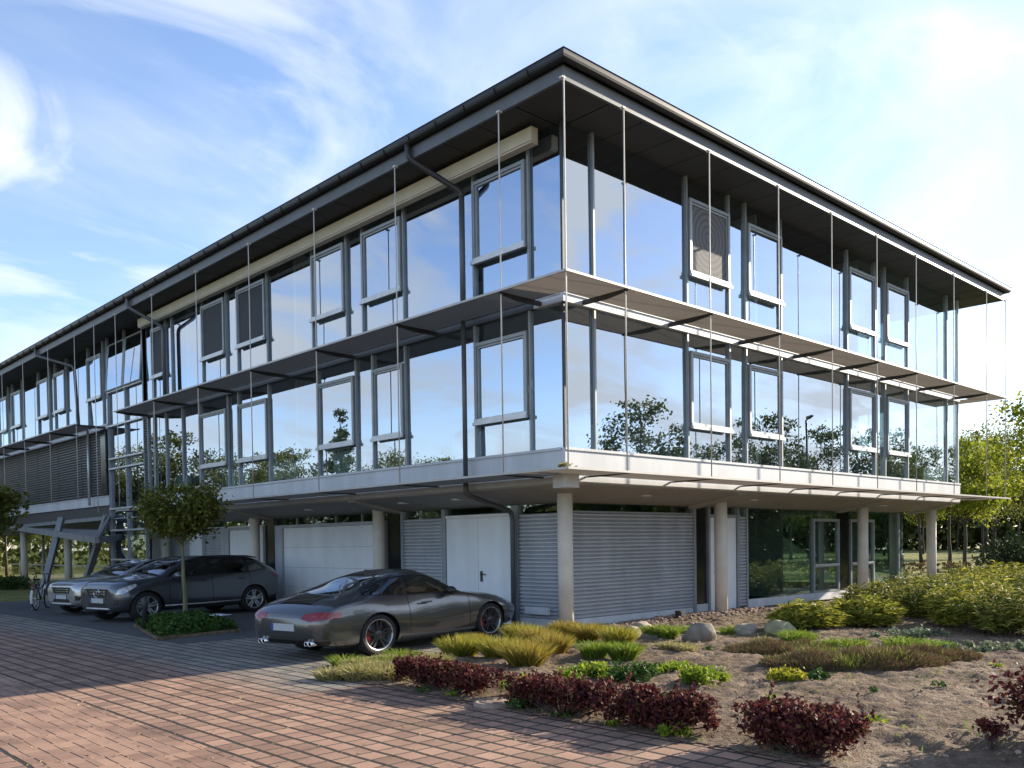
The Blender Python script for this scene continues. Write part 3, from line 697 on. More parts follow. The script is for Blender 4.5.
# --- wing ground floor: glass hall you can see through
for (a, b_) in ((26.0, 29.5), (29.5, 33.0), (33.0, 36.5), (36.5, 40.0), (40.0, 45.9)):
    g = MB(); fquad(g, 'L', a, b_, 3.2, 0.1, 2.66); g.build('glass_pane', M['glass_clear'], bld)
    gbox('entrance_post', 'L', a-0.06, a+0.06, 3.14, 3.26, 0, 2.66, 'frame')
b = MB(); fbox(b, 'L', 26, 45.9, 3.17, 3.23, 1.0, 1.06); b.build('transom', M['alu'], bld)
b = MB(); b.box(6.0, 12.0, 26.0, 33.0, 0, 2.66); b.build('inner_wall', M['int_wall'], bld)
# --- entrance canopy and raking struts
can = MB()
A, B_, C_, D_ = (1.06, 37.5, 2.92), (-0.6, 20.9, 2.12), (1.06, 24.4, 2.98), (1.05, 30.0, 2.2)
def beam(mb, p, q, w, h):
    p, q = Vector(p), Vector(q); t = (q-p).normalized(); u = t.cross(Vector((0, 0, 1))).normalized(); v = u.cross(t)
    bo = [p-u*w-v*h, p+u*w-v*h, p+u*w+v*h, p-u*w+v*h]; to = [x+(q-p) for x in bo]; mb.prism(bo, to)
beam(can, A, B_, 0.06, 0.11); beam(can, B_, C_, 0.05, 0.09); beam(can, A, C_, 0.05, 0.07)
beam(can, B_, (1.2, 23.6, 2.25), 0.06, 0.10)
Va, Vb = Vector(A), Vector(B_)
can.prism([A, B_, (1.06, 24.6, 2.5), (1.06, 36.5, 2.86)], [(p[0], p[1], p[2]+0.03) for p in (A, B_, (1.06, 24.6, 2.5), (1.06, 36.5, 2.86))])
can.build('entrance_canopy', M['strut'], bld)
for p, q in (((0.35, 27.6, 3.06), (-0.75, 26.6, 0.0)), ((0.9, 24.2, 3.06), (0.55, 26.2, 0.0))):
    b = MB(); beam(b, q, p, 0.11, 0.08); b.build('raking_strut', M['strut'], bld)
# ================================================================ vehicles
M['tyre'] = mat('tyre_rubber', (0.012, 0.012, 0.013), 0.8, 0, 0.2, 20)
M['rim'] = mat('alloy_rim', (0.42, 0.43, 0.44), 0.3, 0.75, 0.06, 10)
M['rim_dark'] = mat('dark_alloy_rim', (0.05, 0.05, 0.055), 0.35, 0.6, 0.1, 10)
M['brake'] = mat('brake_disc', (0.16, 0.16, 0.165), 0.45, 0.8, 0.1, 20)
M['caliper'] = mat('red_caliper', (0.38, 0.015, 0.012), 0.4, 0, 0.05, 10)
M['trim'] = mat('black_trim', (0.010, 0.010, 0.011), 0.4, 0, 0.15, 10)
M['gap'] = mat('panel_gap', (0.004, 0.004, 0.004), 0.9, 0, 0.1, 10)
M['chrome'] = mat('chrome', (0.72, 0.73, 0.74), 0.14, 1.0, 0.03, 10)
M['plate'] = mat('blank_plate', (0.42, 0.43, 0.43), 0.5, 0, 0.03, 10)
M['plate_blue'] = mat('plate_blue_strip', (0.012, 0.06, 0.32), 0.5, 0, 0.03, 10)
M['tail'] = mat('red_tail_lens', (0.20, 0.007, 0.010), 0.12, 0, 0.1, 14, coat=0.6)
M['lens'] = mat('headlight_lens', (0.55, 0.57, 0.60), 0.12, 0.2, 0.45, 9, coat=1.0)
M['carglass'] = glass_mat('car_glass', 0.16, (0.22, 0.25, 0.25), 0.0, 0.0)
M['carglass_pale'] = glass_mat('car_glass_pale', 0.22, (0.45, 0.50, 0.49), 0.0, 0.0)
M['seat'] = mat('car_seat', (0.03, 0.03, 0.032), 0.8, 0, 0.1, 10)
def paint(name, col):
    m = mat(name, col, 0.28, 0.65, 0.04, 120.0, coat=1.0); return m
M['paint_grey'] = paint('warm_grey_metallic', (0.088, 0.091, 0.093))
M['paint_blue'] = paint('blue_grey_metallic', (0.080, 0.085, 0.096))
M['paint_silver'] = paint('silver_metallic', (0.42, 0.415, 0.40))

def pchip(x, y, xq):
    x = np.asarray(x, float); y = np.asarray(y, float); h = np.diff(x); d = np.diff(y)/h
    m = np.zeros_like(y); m[0] = d[0]; m[-1] = d[-1]
    for i in range(1, len(x)-1):
        if d[i-1]*d[i] > 0:
            w1, w2 = 2*h[i]+h[i-1], h[i]+2*h[i-1]; m[i] = (w1+w2)/(w1/d[i-1]+w2/d[i])
    k = np.clip(np.searchsorted(x, xq)-1, 0, len(x)-2); t = (xq-x[k])/h[k]
    return ((1+2*t)*(1-t)**2)*y[k]+t*(1-t)**2*h[k]*m[k]+t*t*(3-2*t)*y[k+1]+t*t*(t-1)*h[k]*m[k+1]

def section(c):
    """control values -> half section polyline (y,z), bottom centre to top centre"""
    zb, wb, ws, zs, wm, zm, wsh, zsh, wr, zr, zt = c
    P = np.array([(-wb, zb), (0, zb), (wb, zb), (ws, zs), (wm, zm), (wsh, zsh), (wr, zr), (0, zt), (-wr, zr)])
    out = []
    for i, n in zip(range(1, 7), (2, 3, 6, 7, 8, 8)):
        p0, p1, p2, p3 = P[i-1], P[i], P[i+1], P[i+2]
        t1, t2 = (p2-p0)*0.5, (p3-p1)*0.5
        L_ = np.linalg.norm(p2-p1)
        for t_ in (t1, t2):
            q = np.linalg.norm(t_)
            if q > L_: t_ *= L_/q
        if i == 5: t1 = t1*0.5+(p2-p1)*0.5       # flatter between belt and cant rail
        for t in np.arange(n)/n:
            out.append((2*t**3-3*t**2+1)*p1+(t**3-2*t**2+t)*t1+(-2*t**3+3*t**2)*p2+(t**3-t**2)*t2)
    out.append(P[7]); return np.array(out)

def in_poly(p, poly):
    x, y = p; c = False; n = len(poly)
    for i in range(n):
        x1, y1 = poly[i]; x2, y2 = poly[(i+1) % n]
        if (y1 > y) != (y2 > y) and x < (x2-x1)*(y-y1)/(y2-y1)+x1: c = not c
    return c
def grow(poly, d):
    """offset a polygon outwards by d"""
    n = len(poly); A = sum(poly[i][0]*poly[(i+1) % n][1]-poly[(i+1) % n][0]*poly[i][1] for i in range(n)); s = 1 if A > 0 else -1
    out = []
    for i in range(n):
        p0, p1, p2 = (Vector(poly[(i+k-1) % n]) for k in range(3))
        e1, e2 = (p1-p0).normalized(), (p2-p1).normalized()
        n1, n2 = Vector((e1.y, -e1.x))*s, Vector((e2.y, -e2.x))*s
        b = (n1+n2); b = b/max(0.35, b.length_squared/2) if b.length > 1e-6 else n1
        out.append(tuple(p1+b*d))
    return out

class CarBody:
    def __init__(s, stations, step=0.035):
        st = np.array(stations, float); xs = np.arange(st[0, 0], st[-1, 0]+1e-6, step); xs = np.unique(np.append(xs, st[[0, -1], 0]))
        C = np.stack([pchip(st[:, 0], st[:, k], xs) for k in range(1, 12)], 1)
        bm = bmesh.new(); rows = []
        for x, c in zip(xs, C):
            h = section(c); ring = [(x, y, z) for y, z in h]+[(x, -y, z) for y, z in h[-2:0:-1]]
            rows.append([bm.verts.new(v) for v in ring])
        n = len(rows[0])
        for a, b in zip(rows[:-1], rows[1:]):
            for k in range(n): bm.faces.new((a[k], a[(k+1) % n], b[(k+1) % n], b[k]))
        bm.faces.new(rows[0][::-1]); bm.faces.new(rows[-1])
        bmesh.ops.recalc_face_normals(bm, faces=bm.faces)
        s.bm = bm
    def bis(s, co, no, sel):
        fs = [f for f in s.bm.faces if sel(f.calc_center_median())]
        es = {e for f in fs for e in f.edges}; vs = {v for f in fs for v in f.verts}
        bmesh.ops.bisect_plane(s.bm, geom=fs+list(es)+list(vs), dist=1e-4, plane_co=co, plane_no=no)
    def cut_poly(s, poly, plane, sel):
        for i in range(len(poly)):
            a, b = poly[i], poly[(i+1) % len(poly)]; d = (b[0]-a[0], b[1]-a[1])
            lo = (min(p[0] for p in poly)-.1, min(p[1] for p in poly)-.1); hi = (max(p[0] for p in poly)+.1, max(p[1] for p in poly)+.1)
            if plane == 'xz': co, no, pr = (a[0], 0, a[1]), (-d[1], 0, d[0]), (lambda c: (c.x, c.z))
            elif plane == 'xy': co, no, pr = (a[0], a[1], 0), (-d[1], d[0], 0), (lambda c: (c.x, c.y))
            else: co, no, pr = (0, a[0], a[1]), (0, -d[1], d[0]), (lambda c: (c.y, c.z))
            s.bis(co, no, lambda c: sel(c) and lo[0] < pr(c)[0] < hi[0] and lo[1] < pr(c)[1] < hi[1])
    def take(s, poly, plane, sel):
        pr = {'xz': lambda c: (c.x, c.z), 'xy': lambda c: (c.x, c.y), 'yz': lambda c: (c.y, c.z)}[plane]
        return [f for f in s.bm.faces if sel(f.calc_center_median()) and in_poly(pr(f.calc_center_median()), poly)]
    def sides(s, faces, *a, **k):
        l = [f for f in faces if f.calc_center_median().y > 0]; r = [f for f in faces if f.calc_center_median().y <= 0]
        for q in (l, r):
            if q: s.extract(q, *a, **k)
    def extract(s, faces, name, m, parent, T, smooth=True, lift=0.0):
        nb = bmesh.new(); vm = {}
        for f in faces:
            vv = []
            for v in f.verts:
                if v not in vm: vm[v] = nb.verts.new(v.co+v.normal*lift)
                vv.append(vm[v])
            try: q = nb.faces.new(vv); q.smooth = smooth
            except ValueError: pass
        me = bpy.data.meshes.new(name); nb.to_mesh(me); nb.free(); me.transform(T); me.materials.append(m)
        o = bpy.data.objects.new(name, me); COL.objects.link(o); o.parent = parent
        bmesh.ops.delete(s.bm, geom=faces, context='FACES'); return o
    def finish(s, name, m, parent, T):
        for f in s.bm.faces: f.smooth = True
        me = bpy.data.meshes.new(name); s.bm.to_mesh(me); s.bm.free(); me.transform(T); me.materials.append(m)
        o = bpy.data.objects.new(name, me); COL.objects.link(o); o.parent = parent; return o

def mbuild(mb, name, m, parent, T):
    o = mb.build(name, m, parent, shift=False); o.data.transform(T); return o

def make_wheel(parent, T, x, yo, r, rr, w, side, spokes, double, rim_m, caliper=None):
    """tyre, rim with spokes, brake disc; yo = outer face, side = +1 left / -1 right"""
    y = lambda d: yo-side*d
    hub = MB(); hub.lathe([(0.0, y(0.10)), (rr*0.80, y(0.10)), (rr*0.80, y(0.13)), (0.0, y(0.13))], 'y', (x, 0, r), 28)
    wo = mbuild(hub, 'wheel', M['brake'], parent, T)
    t = MB(); t.lathe([(rr*0.97, y(0.005)), (rr*1.02, y(-0.004)), (r*0.90, y(-0.006)), (r*0.975, y(0.014)), (r, y(0.04)), (r, y(w-0.04)), (r*0.975, y(w-0.014)), (r*0.9, y(w)), (rr*0.97, y(w))], 'y', (x, 0, r), 40)
    mbuild(t, 'tyre', M['tyre'], wo, T)
    rm = MB(); rm.lathe([(rr*1.0, y(-0.003)), (rr*0.955, y(-0.005)), (rr*0.93, y(0.02)), (rr*0.90, y(0.09)), (rr*0.90, y(w-0.02)), (rr*0.99, y(w-0.01))], 'y', (x, 0, r), 40)
    mbuild(rm, 'rim', M['rim'] if not caliper else M['rim'], wo, T)
    sp = MB()
    offs = (-0.17, 0.17) if double else (0.0,)
    for k in range(spokes):
        for o_ in offs:
            a0 = 2*PI*k/spokes+0.3; a1 = a0+o_
            ca, sa = math.cos(a1), math.sin(a1); tx, tz = -sa, ca
            hw0, hw1 = (0.020, 0.015) if double else (0.032, 0.024)
            c0 = Vector((x+0.045*math.cos(a0+o_*2), 0, r+0.045*math.sin(a0+o_*2))); c1 = Vector((x+rr*0.95*ca, 0, r+rr*0.95*sa))
            tv = Vector((tx, 0, tz))
            pts = [c0-tv*hw0, c0+tv*hw0, c1+tv*hw1, c1-tv*hw1]
            dd = [0.018, 0.018, 0.004, 0.004]
            top = [(p.x, y(d), p.z) for p, d in zip(pts, dd)]; bot = [(p.x, y(d+0.035), p.z) for p, d in zip(pts, dd)]
            sp.prism(bot, top)
    sp.lathe([(0.0, y(0.008)), (0.055, y(0.010)), (0.075, y(0.022)), (0.075, y(0.06))], 'y', (x, 0, r), 20)
    mbuild(sp, 'spokes', rim_m, wo, T)
    if caliper:
        c = MB(); a = [math.radians(k) for k in range(150, 215, 8)]
        pr = [(x+rr*0.86*math.cos(q), r+rr*0.86*math.sin(q)) for q in a]+[(x+rr*0.55*math.cos(q), r+rr*0.55*math.sin(q)) for q in a[::-1]]
        c.prism([(p[0], y(0.05), p[1]) for p in pr], [(p[0], y(0.098), p[1]) for p in pr]); mbuild(c, 'brake_caliper', caliper, wo, T)
    return wo

def arches(body, root, T, centres, R, yin, W):
    for xc, zc in centres:
        n = 22; poly = [(xc+R*math.cos(2*PI*k/n), zc+R*math.sin(2*PI*k/n)) for k in range(n)]
        sel = lambda c: abs(c.y) > yin
        body.cut_poly(poly, 'xz', lambda c: abs(c.y) > yin*0.8)
        bmesh.ops.delete(body.bm, geom=body.take(poly, 'xz', lambda c: abs(c.y) > yin*0.8), context='FACES')
        for s_ in (1, -1):
            a = MB(); rows = []
            for k in range(17):
                an = PI*1.12*k/16-0.06*PI
                rows.append([(xc+R*math.cos(an), s_*yin*0.7, zc+R*math.sin(an)), (xc+R*math.cos(an), s_*(W-0.035), zc+R*math.sin(an))])
            vs = [p for r_ in rows for p in r_]
            a.add(vs, [(2*i, 2*i+1, 2*i+3, 2*i+2) for i in range(16)])
            a.add([(xc, s_*yin*0.7, zc)]+[r_[0] for r_ in rows], [(0, i+1, i+2) for i in range(16)])
            mbuild(a, 'wheel_arch', M['gap'], root, T)

def plate(root, T, x, z, nx, w=0.52, h=0.11, tilt=0.0):
    p = MB(); p.box(x-0.006, x+0.006, -w/2, w/2, z, z+h); o = mbuild(p, 'number_plate', M['plate'], root, T)
    f = 1 if nx > 0 else -1
    b = MB(); b.box(x+f*0.0062, x+f*0.0085, f*-w/2, f*(-w/2+0.045), z, z+h)
    mbuild(b, 'blue_strip', M['plate_blue'], o, T)
    fr = MB(); fr.box(x-f*0.012-0.004, x-f*0.012+0.004, -w/2-0.01, w/2+0.01, z-0.012, z+h+0.01); mbuild(fr, 'plate_holder', M['trim'], o, T)

def cabin(root, T, x0, x1, zf, w, seats, zs=0.0):
    c = MB(); c.box(x0, x1, -w, w, zf-0.03, zf)
    mbuild(c, 'cabin_floor', M['seat'], root, T)
    for x, y in seats:
        s = MB()
        s.prism([(x-0.05, y-.22, zf), (x+.45, y-.22, zf), (x+.45, y+.22, zf), (x-0.05, y+.22, zf)], [(x, y-.2, zf+.22), (x+.42, y-.2, zf+.25), (x+.42, y+.2, zf+.25), (x, y+.2, zf+.22)])
        s.prism([(x-0.1, y-.22, zf+.2), (x+.06, y-.22, zf+.2), (x+.06, y+.22, zf+.2), (x-0.1, y+.22, zf+.2)], [(x-.26, y-.13, zf+.78), (x-.16, y-.13, zf+.78), (x-.16, y+.13, zf+.78), (x-.26, y+.13, zf+.78)])
        mbuild(s, 'seat', M['seat'], root, T)

def seam(body, x, z0, z1, ymin, w=0.006):
    sel = lambda c: abs(c.y) > ymin and z0-.1 < c.z < z1+.1 and abs(c.x-x) < 0.15
    body.bis((x-w, 0, 0), (1, 0, 0), sel); body.bis((x+w, 0, 0), (1, 0, 0), sel)
    return [f for f in body.bm.faces if abs(f.calc_center_median().y) > ymin and z0 < f.calc_center_median().z < z1 and abs(f.calc_center_median().x-x) < w]

# ---------------------------------------------------------------- grey coupe
def coupe(loc, rz, S):
    T = Matrix.Diagonal((*S, 1))
    root = thing('sports_coupe', loc, 'low dark grey sports coupe parked nose to the white double door, rear towards the paving', 'car', None, rz)
    st = [(-.96, .42,.46,.56,.44,.61,.52,.58,.60,.38,.655,.66), (-.93, .34,.56,.68,.39,.74,.52,.70,.655,.46,.70,.71), (-.86, .26,.64,.79,.33,.84,.53,.79,.72,.52,.775,.79),
          (-.76, .22,.68,.835,.28,.875,.55,.82,.79,.55,.845,.865), (-.45, .18,.70,.87,.26,.91,.58,.835,.875,.56,.955,.985), (0, .15,.72,.88,.25,.92,.60,.815,.915,.555,1.09,1.125),
          (.36, .14,.72,.87,.24,.90,.60,.79,.91,.55,1.205,1.25), (.72, .14,.72,.86,.23,.875,.58,.78,.90,.54,1.265,1.315), (.98, .14,.72,.855,.23,.865,.57,.78,.895,.54,1.27,1.33),
          (1.24, .14,.72,.855,.23,.865,.57,.785,.89,.545,1.205,1.262), (1.52, .14,.72,.855,.23,.87,.57,.80,.88,.60,1.06,1.12), (1.80, .15,.72,.86,.24,.885,.58,.815,.862,.68,.905,.95),
          (2.35, .16,.70,.865,.25,.895,.58,.84,.76,.66,.845,.815), (2.72, .18,.68,.82,.27,.865,.54,.80,.69,.60,.765,.745), (3.02, .20,.62,.72,.29,.775,.49,.71,.60,.52,.655,.655),
          (3.20, .24,.52,.60,.32,.64,.46,.58,.54,.42,.575,.58), (3.29, .32,.38,.45,.37,.47,.44,.43,.49,.30,.51,.515)]
    B = CarBody(st)
    side = lambda c: abs(c.y) > 0.45 and c.z > 0.80
    door = [(.60,.925), (1.71,.925), (1.64,.985), (1.41,1.105), (1.19,1.185), (.95,1.215), (.665,1.215)]
    quar = [(-.18,.975), (.54,.927), (.60,1.208), (.40,1.185), (.17,1.13), (-.05,1.05)]
    whole = grow([(-.20,.97), (.57,.918), (1.74,.915), (1.66,.99), (1.42,1.115), (1.19,1.20), (.95,1.228), (.66,1.228), (.40,1.20), (.14,1.14), (-.10,1.05)], 0.012)
    for p in (whole, door, quar): B.cut_poly(p, 'xz', side)
    g1 = [f for f in B.take(door, 'xz', side)]; B.sides(g1, 'side_window', M['carglass'], root, T)
    g2 = B.take(quar, 'xz', side); B.sides(g2, 'quarter_window', M['carglass_pale'], root, T)
    tr = B.take(whole, 'xz', side); B.sides(tr, 'window_trim', M['trim'], root, T)
    top = lambda c: c.z > 0.85 and abs(c.y) < 0.62
    ws = [(1.25,-.50), (1.76,-.62), (1.80,-.30), (1.81,0), (1.80,.30), (1.76,.62), (1.25,.50), (1.22,0)]
    rw = [(-.42,-.40), (-.36,-.47), (.30,-.49), (.42,-.45), (.46,0), (.42,.45), (.30,.49), (-.36,.47), (-.42,.40)]
    sun = [(.72,-.36), (1.06,-.36), (1.06,.36), (.72,.36)]
    for p in (ws, rw, sun): B.cut_poly(p, 'xy', top)
    B.extract(B.take(ws, 'xy', top), 'windscreen', M['carglass_pale'], root, T); B.extract(B.take(rw, 'xy', top), 'rear_window', M['carglass_pale'], root, T)
    B.extract(B.take(sun, 'xy', top), 'sunroof_opening', M['gap'], root, T)
    # tail lamps wrap the rear corners
    rear = lambda c: c.x < -0.62 and abs(c.y) > 0.42
    for s_ in (1, -1):
        lamp = [(s_*.40,.645), (s_*.62,.615), (s_*.95,.66), (s_*.95,.735), (s_*.72,.755), (s_*.44,.725)]
        se = lambda c, s_=s_: c.x < -0.66 and c.y*s_ > 0.36
        B.cut_poly(lamp, 'yz', se); fs = B.take(lamp, 'yz', se)
        if fs: B.sides(fs, 'tail_lamp', M['tail'], root, T, lift=0.004)
    hl = [(2.62,.74), (2.80,.62), (2.98,.56), (3.06,.60), (2.90,.72), (2.72,.79)]
    se = lambda c: c.x > 2.4 and abs(c.y) > 0.52
    B.cut_poly(hl, 'xz', se); B.sides(B.take(hl, 'xz', se), 'headlight', M['lens'], root, T, lift=0.004)
    # lower black rear apron and sills
    for z in (0.315,): B.bis((0, 0, z), (0, 0, 1), lambda c: c.x < -0.55 and c.z < .45)
    B.extract([f for f in B.bm.faces if f.calc_center_median().x < -0.80 and f.calc_center_median().z < .315], 'rear_apron', M['trim'], root, T)
    gl = [(-.78,-.34), (-.46,-.40), (-.46,.40), (-.78,.34)]
    B.cut_poly(gl, 'xy', lambda c: c.z > .75); B.extract(B.take(gl, 'xy', lambda c: c.z > .75), 'engine_grille', M['gap'], root, T)
    arches(B, root, T, ((0.0, .325), (2.35, .32)), 0.365, 0.62, 0.88)
    gf = seam(B, .58, .27, .92, .6)+seam(B, 1.84, .30, .90, .6); B.sides(gf, 'panel_gap', M['gap'], root, T)
    B.finish('body', M['paint_grey'], root, T)
    # slats on the engine lid
    e = MB()
    for k in range(7):
        x = -.76+k*0.046; z = .882+k*0.0165
        e.box(x, x+0.022, -.35, .35, z, z+0.008)
    mbuild(e, 'grille_slats', M['paint_grey'], root, T)
    # raised sunroof panel
    e = MB(); e.prism([(.70,-.36,1.290), (1.06,-.36,1.304), (1.06,.36,1.304), (.70,.36,1.290)], [(.70,-.36,1.328), (1.06,-.36,1.312), (1.06,.36,1.312), (.70,.36,1.328)]); mbuild(e, 'sunroof', M['trim'], root, T)
    # rear edge of engine lid, bumper line
    for s_ in (1, -1):
        e = MB()
        for dy in (0.0, 0.085): e.lathe([(0.028, -.95), (0.036, -.955), (0.036, -.86), (0.028, -.84)], 'x', (0, s_*(.50+dy), .275), 14)
        mbuild(e, 'exhaust_tips', M['chrome'], root, T)
        m_ = MB(); c = Vector((1.70, s_*.93, .985)); pts = []
        m_.lathe([(0.0, -.085), (.05, -.075), (.072, -.03), (.075, .03), (.05, .075), (0, .085)], 'y', (1.38, s_*.92, .945), 18)
        m_.tube([(1.42, s_*.78, .90), (1.40, s_*.88, .92)], 0.022, 8); mbuild(m_, 'side_mirror', M['trim'], root, T)
        h = MB(); h.tube([(.80, s_*.872, .775), (.83, s_*.893, .78), (.98, s_*.893, .78), (1.01, s_*.872, .775)], 0.013, 8); mbuild(h, 'door_handle', M['paint_grey'], root, T)
        k = MB(); k.prism([(.42, s_*.80, .20), (1.95, s_*.80, .20), (1.95, s_*.872, .215), (.42, s_*.885, .215)], [(.42, s_*.80, .255), (1.95, s_*.80, .255), (1.95, s_*.868, .25), (.42, s_*.882, .25)]); mbuild(k, 'side_sill', M['paint_grey'], root, T)
    plate(root, T, -.967, .46, -1)
    cabin(root, T, -.1, 2.0, .40, .6, ((.95,.36), (.95,-.36)))
    for x, yo, r, rr, w in ((0, .875, .325, .25, .28), (2.35, .865, .32, .248, .235)):
        for s_ in (1, -1): make_wheel(root, T, x, s_*yo, r, rr, w, s_, 5, True, M['rim_dark'], M['caliper'])
    return root
coupe((-2.735, 2.80, 0.008), math.atan2(.207, .978), (1.345, 1.0, 1.04))

# ---------------------------------------------------------------- compact suv / hatchback
def hatch(name, label, loc, rz, S, pm, star=True, zscale=1.0):
    T = Matrix.Diagonal((*S, 1))
    root = thing(name, loc, label, 'car', None, rz)
    st = [(-.87, .52,.42,.52,.56,.56,.70,.52,.88,.36,.94,.96), (-.82, .42,.58,.70,.49,.75,.69,.70,.93,.48,1.03,1.05), (-.72, .34,.68,.81,.42,.855,.68,.80,.98,.55,1.15,1.18),
          (-.55, .30,.70,.85,.39,.885,.68,.83,1.01,.585,1.23,1.27), (-.30, .26,.72,.88,.36,.90,.68,.84,1.025,.595,1.345,1.395), (0, .23,.74,.885,.34,.905,.68,.84,1.03,.60,1.43,1.478), (.6, .22,.74,.885,.33,.90,.66,.84,1.02,.605,1.45,1.50),
          (1.2, .22,.74,.885,.33,.90,.66,.84,1.005,.60,1.435,1.488), (1.7, .22,.74,.885,.33,.90,.66,.84,.99,.60,1.34,1.395), (2.1, .22,.74,.885,.33,.90,.66,.84,.975,.64,1.175,1.225), (2.42, .22,.74,.885,.33,.905,.67,.84,.965,.70,1.025,1.065),
          (2.72, .23,.73,.885,.34,.91,.68,.82,.94,.64,.995,1.02), (3.08, .24,.70,.86,.34,.885,.64,.79,.885,.60,.945,.965), (3.27, .25,.66,.80,.34,.835,.61,.765,.835,.56,.905,.92), (3.37, .27,.60,.74,.35,.775,.59,.72,.80,.52,.87,.88), (3.43, .30,.54,.67,.37,.70,.57,.66,.75,.48,.82,.83), (3.46, .33,.50,.61,.40,.635,.56,.60,.71,.44,.775,.785)]
    B = CarBody(st)
    side = lambda c: abs(c.y) > 0.5 and c.z > 0.93
    w1 = [(1.16,1.04), (2.18,1.015), (2.06,1.09), (1.72,1.29), (1.50,1.37), (1.16,1.405)]
    w2 = [(.16,1.065), (1.09,1.042), (1.09,1.408), (.60,1.415), (.16,1.40)]
    w3 = [(-.34,1.13), (.09,1.075), (.09,1.385), (-.08,1.335)]
    wh = grow([(-.42,1.12), (.1,1.055), (1.12,1.03), (2.24,1.0), (2.08,1.105), (1.74,1.31), (1.51,1.39), (1.14,1.42), (.60,1.43), (.10,1.405), (-.10,1.36), (-.40,1.18)], 0.008)
    for p in (wh, w1, w2, w3): B.cut_poly(p, 'xz', side)
    for p in (w1, w2): B.sides(B.take(p, 'xz', side), 'side_window', M['carglass'], root, T)
    B.sides(B.take(w3, 'xz', side), 'quarter_window', M['carglass'], root, T)
    B.sides(B.take(wh, 'xz', side), 'window_trim', M['trim'], root, T)
    top = lambda c: c.z > 0.98 and abs(c.y) < 0.70
    ws = [(1.62,-.53), (2.36,-.665), (2.42,-.3), (2.43,0), (2.42,.3), (2.36,.665), (1.62,.53), (1.58,0)]
    rw = [(-.74,-.50), (-.42,-.52), (-.40,0), (-.42,.52), (-.74,.50)]
    for p in (ws, rw): B.cut_poly(p, 'xy', top)
    B.extract(B.take(ws, 'xy', top), 'windscreen', M['carglass_pale'], root, T)
    B.extract(B.take(rw, 'xy', lambda c: c.z > 1.12 and abs(c.y) < .7), 'rear_window', M['carglass'], root, T)
    hl = [(3.42,.665), (3.38,.755), (3.20,.825), (2.92,.885), (2.90,.845), (3.04,.755), (3.28,.665)]
    se = lambda c: c.x > 2.8 and abs(c.y) > 0.40 and c.z > .6
    B.cut_poly(hl, 'xz', se); B.sides(B.take(hl, 'xz', se), 'headlight', M['lens'], root, T, lift=0.004)
    tl = [(-.90,.86), (-.86,1.0), (-.60,1.03), (-.50,1.0), (-.62,.90), (-.75,.86)]
    se = lambda c: c.x < -.45 and abs(c.y) > 0.45
    B.cut_poly(tl, 'xz', se); B.sides(B.take(tl, 'xz', se), 'tail_lamp', M['tail'], root, T, lift=0.004)
    gr = [(-.36,.60), (.36,.60), (.42,.77), (-.42,.77)]
    se = lambda c: c.x > 3.30
    B.cut_poly(gr, 'yz', se); B.extract(B.take(gr, 'yz', se), 'radiator_grille', M['trim'], root, T)
    for s_ in (1, -1):
        it = [(s_*.50,.40), (s_*.74,.42), (s_*.79,.52), (s_*.66,.56), (s_*.55,.53)]
        se = lambda c, s_=s_: c.x > 3.0 and c.y*s_ > .3
        B.cut_poly(it, 'yz', se); B.extract(B.take(it, 'yz', se), 'air_intake', M['trim'], root, T)
    se = lambda c: c.x > 3.3
    it = [(-.40,.36), (.40,.36), (.36,.45), (-.36,.45)]
    B.cut_poly(it, 'yz', se); B.extract(B.take(it, 'yz', se), 'air_intake', M['trim'], root, T)
    B.bis((0, 0, .37), (0, 0, 1), lambda c: .1 < c.x < 2.6 and c.z < .5)
    arches(B, root, T, ((0.0, .345), (2.70, .345)), 0.385, 0.62, 0.885)
    gf = seam(B, .10, .42, 1.05, .6)+seam(B, 1.125, .38, 1.03, .6)+seam(B, 2.18, .38, .99, .6); B.sides(gf, 'panel_gap', M['gap'], root, T)
    B.finish('body', pm, root, T)
    g = MB()
    for z in (.645, .705):
        pl = [(3.40, -.40), (3.472, -.28), (3.476, 0), (3.472, .28), (3.40, .40), (3.38, .38), (3.45, 0), (3.38, -.38)]
        g.prism([(p[0], p[1], z) for p in pl], [(p[0], p[1], z+.026) for p in pl])
    go = mbuild(g, 'grille_bar', M['chrome'], root, T)
    if star:
        e = MB(); zc = .69; R_ = 0.11; x = 3.483
        e.tube([(x, R_*math.cos(2*PI*k/24), zc+R_*math.sin(2*PI*k/24)) for k in range(25)], 0.008, 6, cap=False)
        for k in range(3):
            a = PI/2+2*PI*k/3; e.prism([(x, R_*math.cos(a), zc+R_*math.sin(a)), (x, .018*math.cos(a+1.05), zc+.018*math.sin(a+1.05)), (x, .018*math.cos(a-1.05), zc+.018*math.sin(a-1.05))], [(x+.01, R_*math.cos(a), zc+R_*math.sin(a)), (x+.01, .018*math.cos(a+1.05), zc+.018*math.sin(a+1.05)), (x+.01, .018*math.cos(a-1.05), zc+.018*math.sin(a-1.05))])
        mbuild(e, 'emblem', M['chrome'], root, T)
    b = MB(); b.tube([(3.20, -.80, .335), (3.38, -.64, .325), (3.455, -.4, .32), (3.465, 0, .32), (3.455, .4, .32), (3.38, .64, .325), (3.20, .80, .335)], 0.02, 8); mbuild(b, 'bumper_lip', M['alu'], root, T)
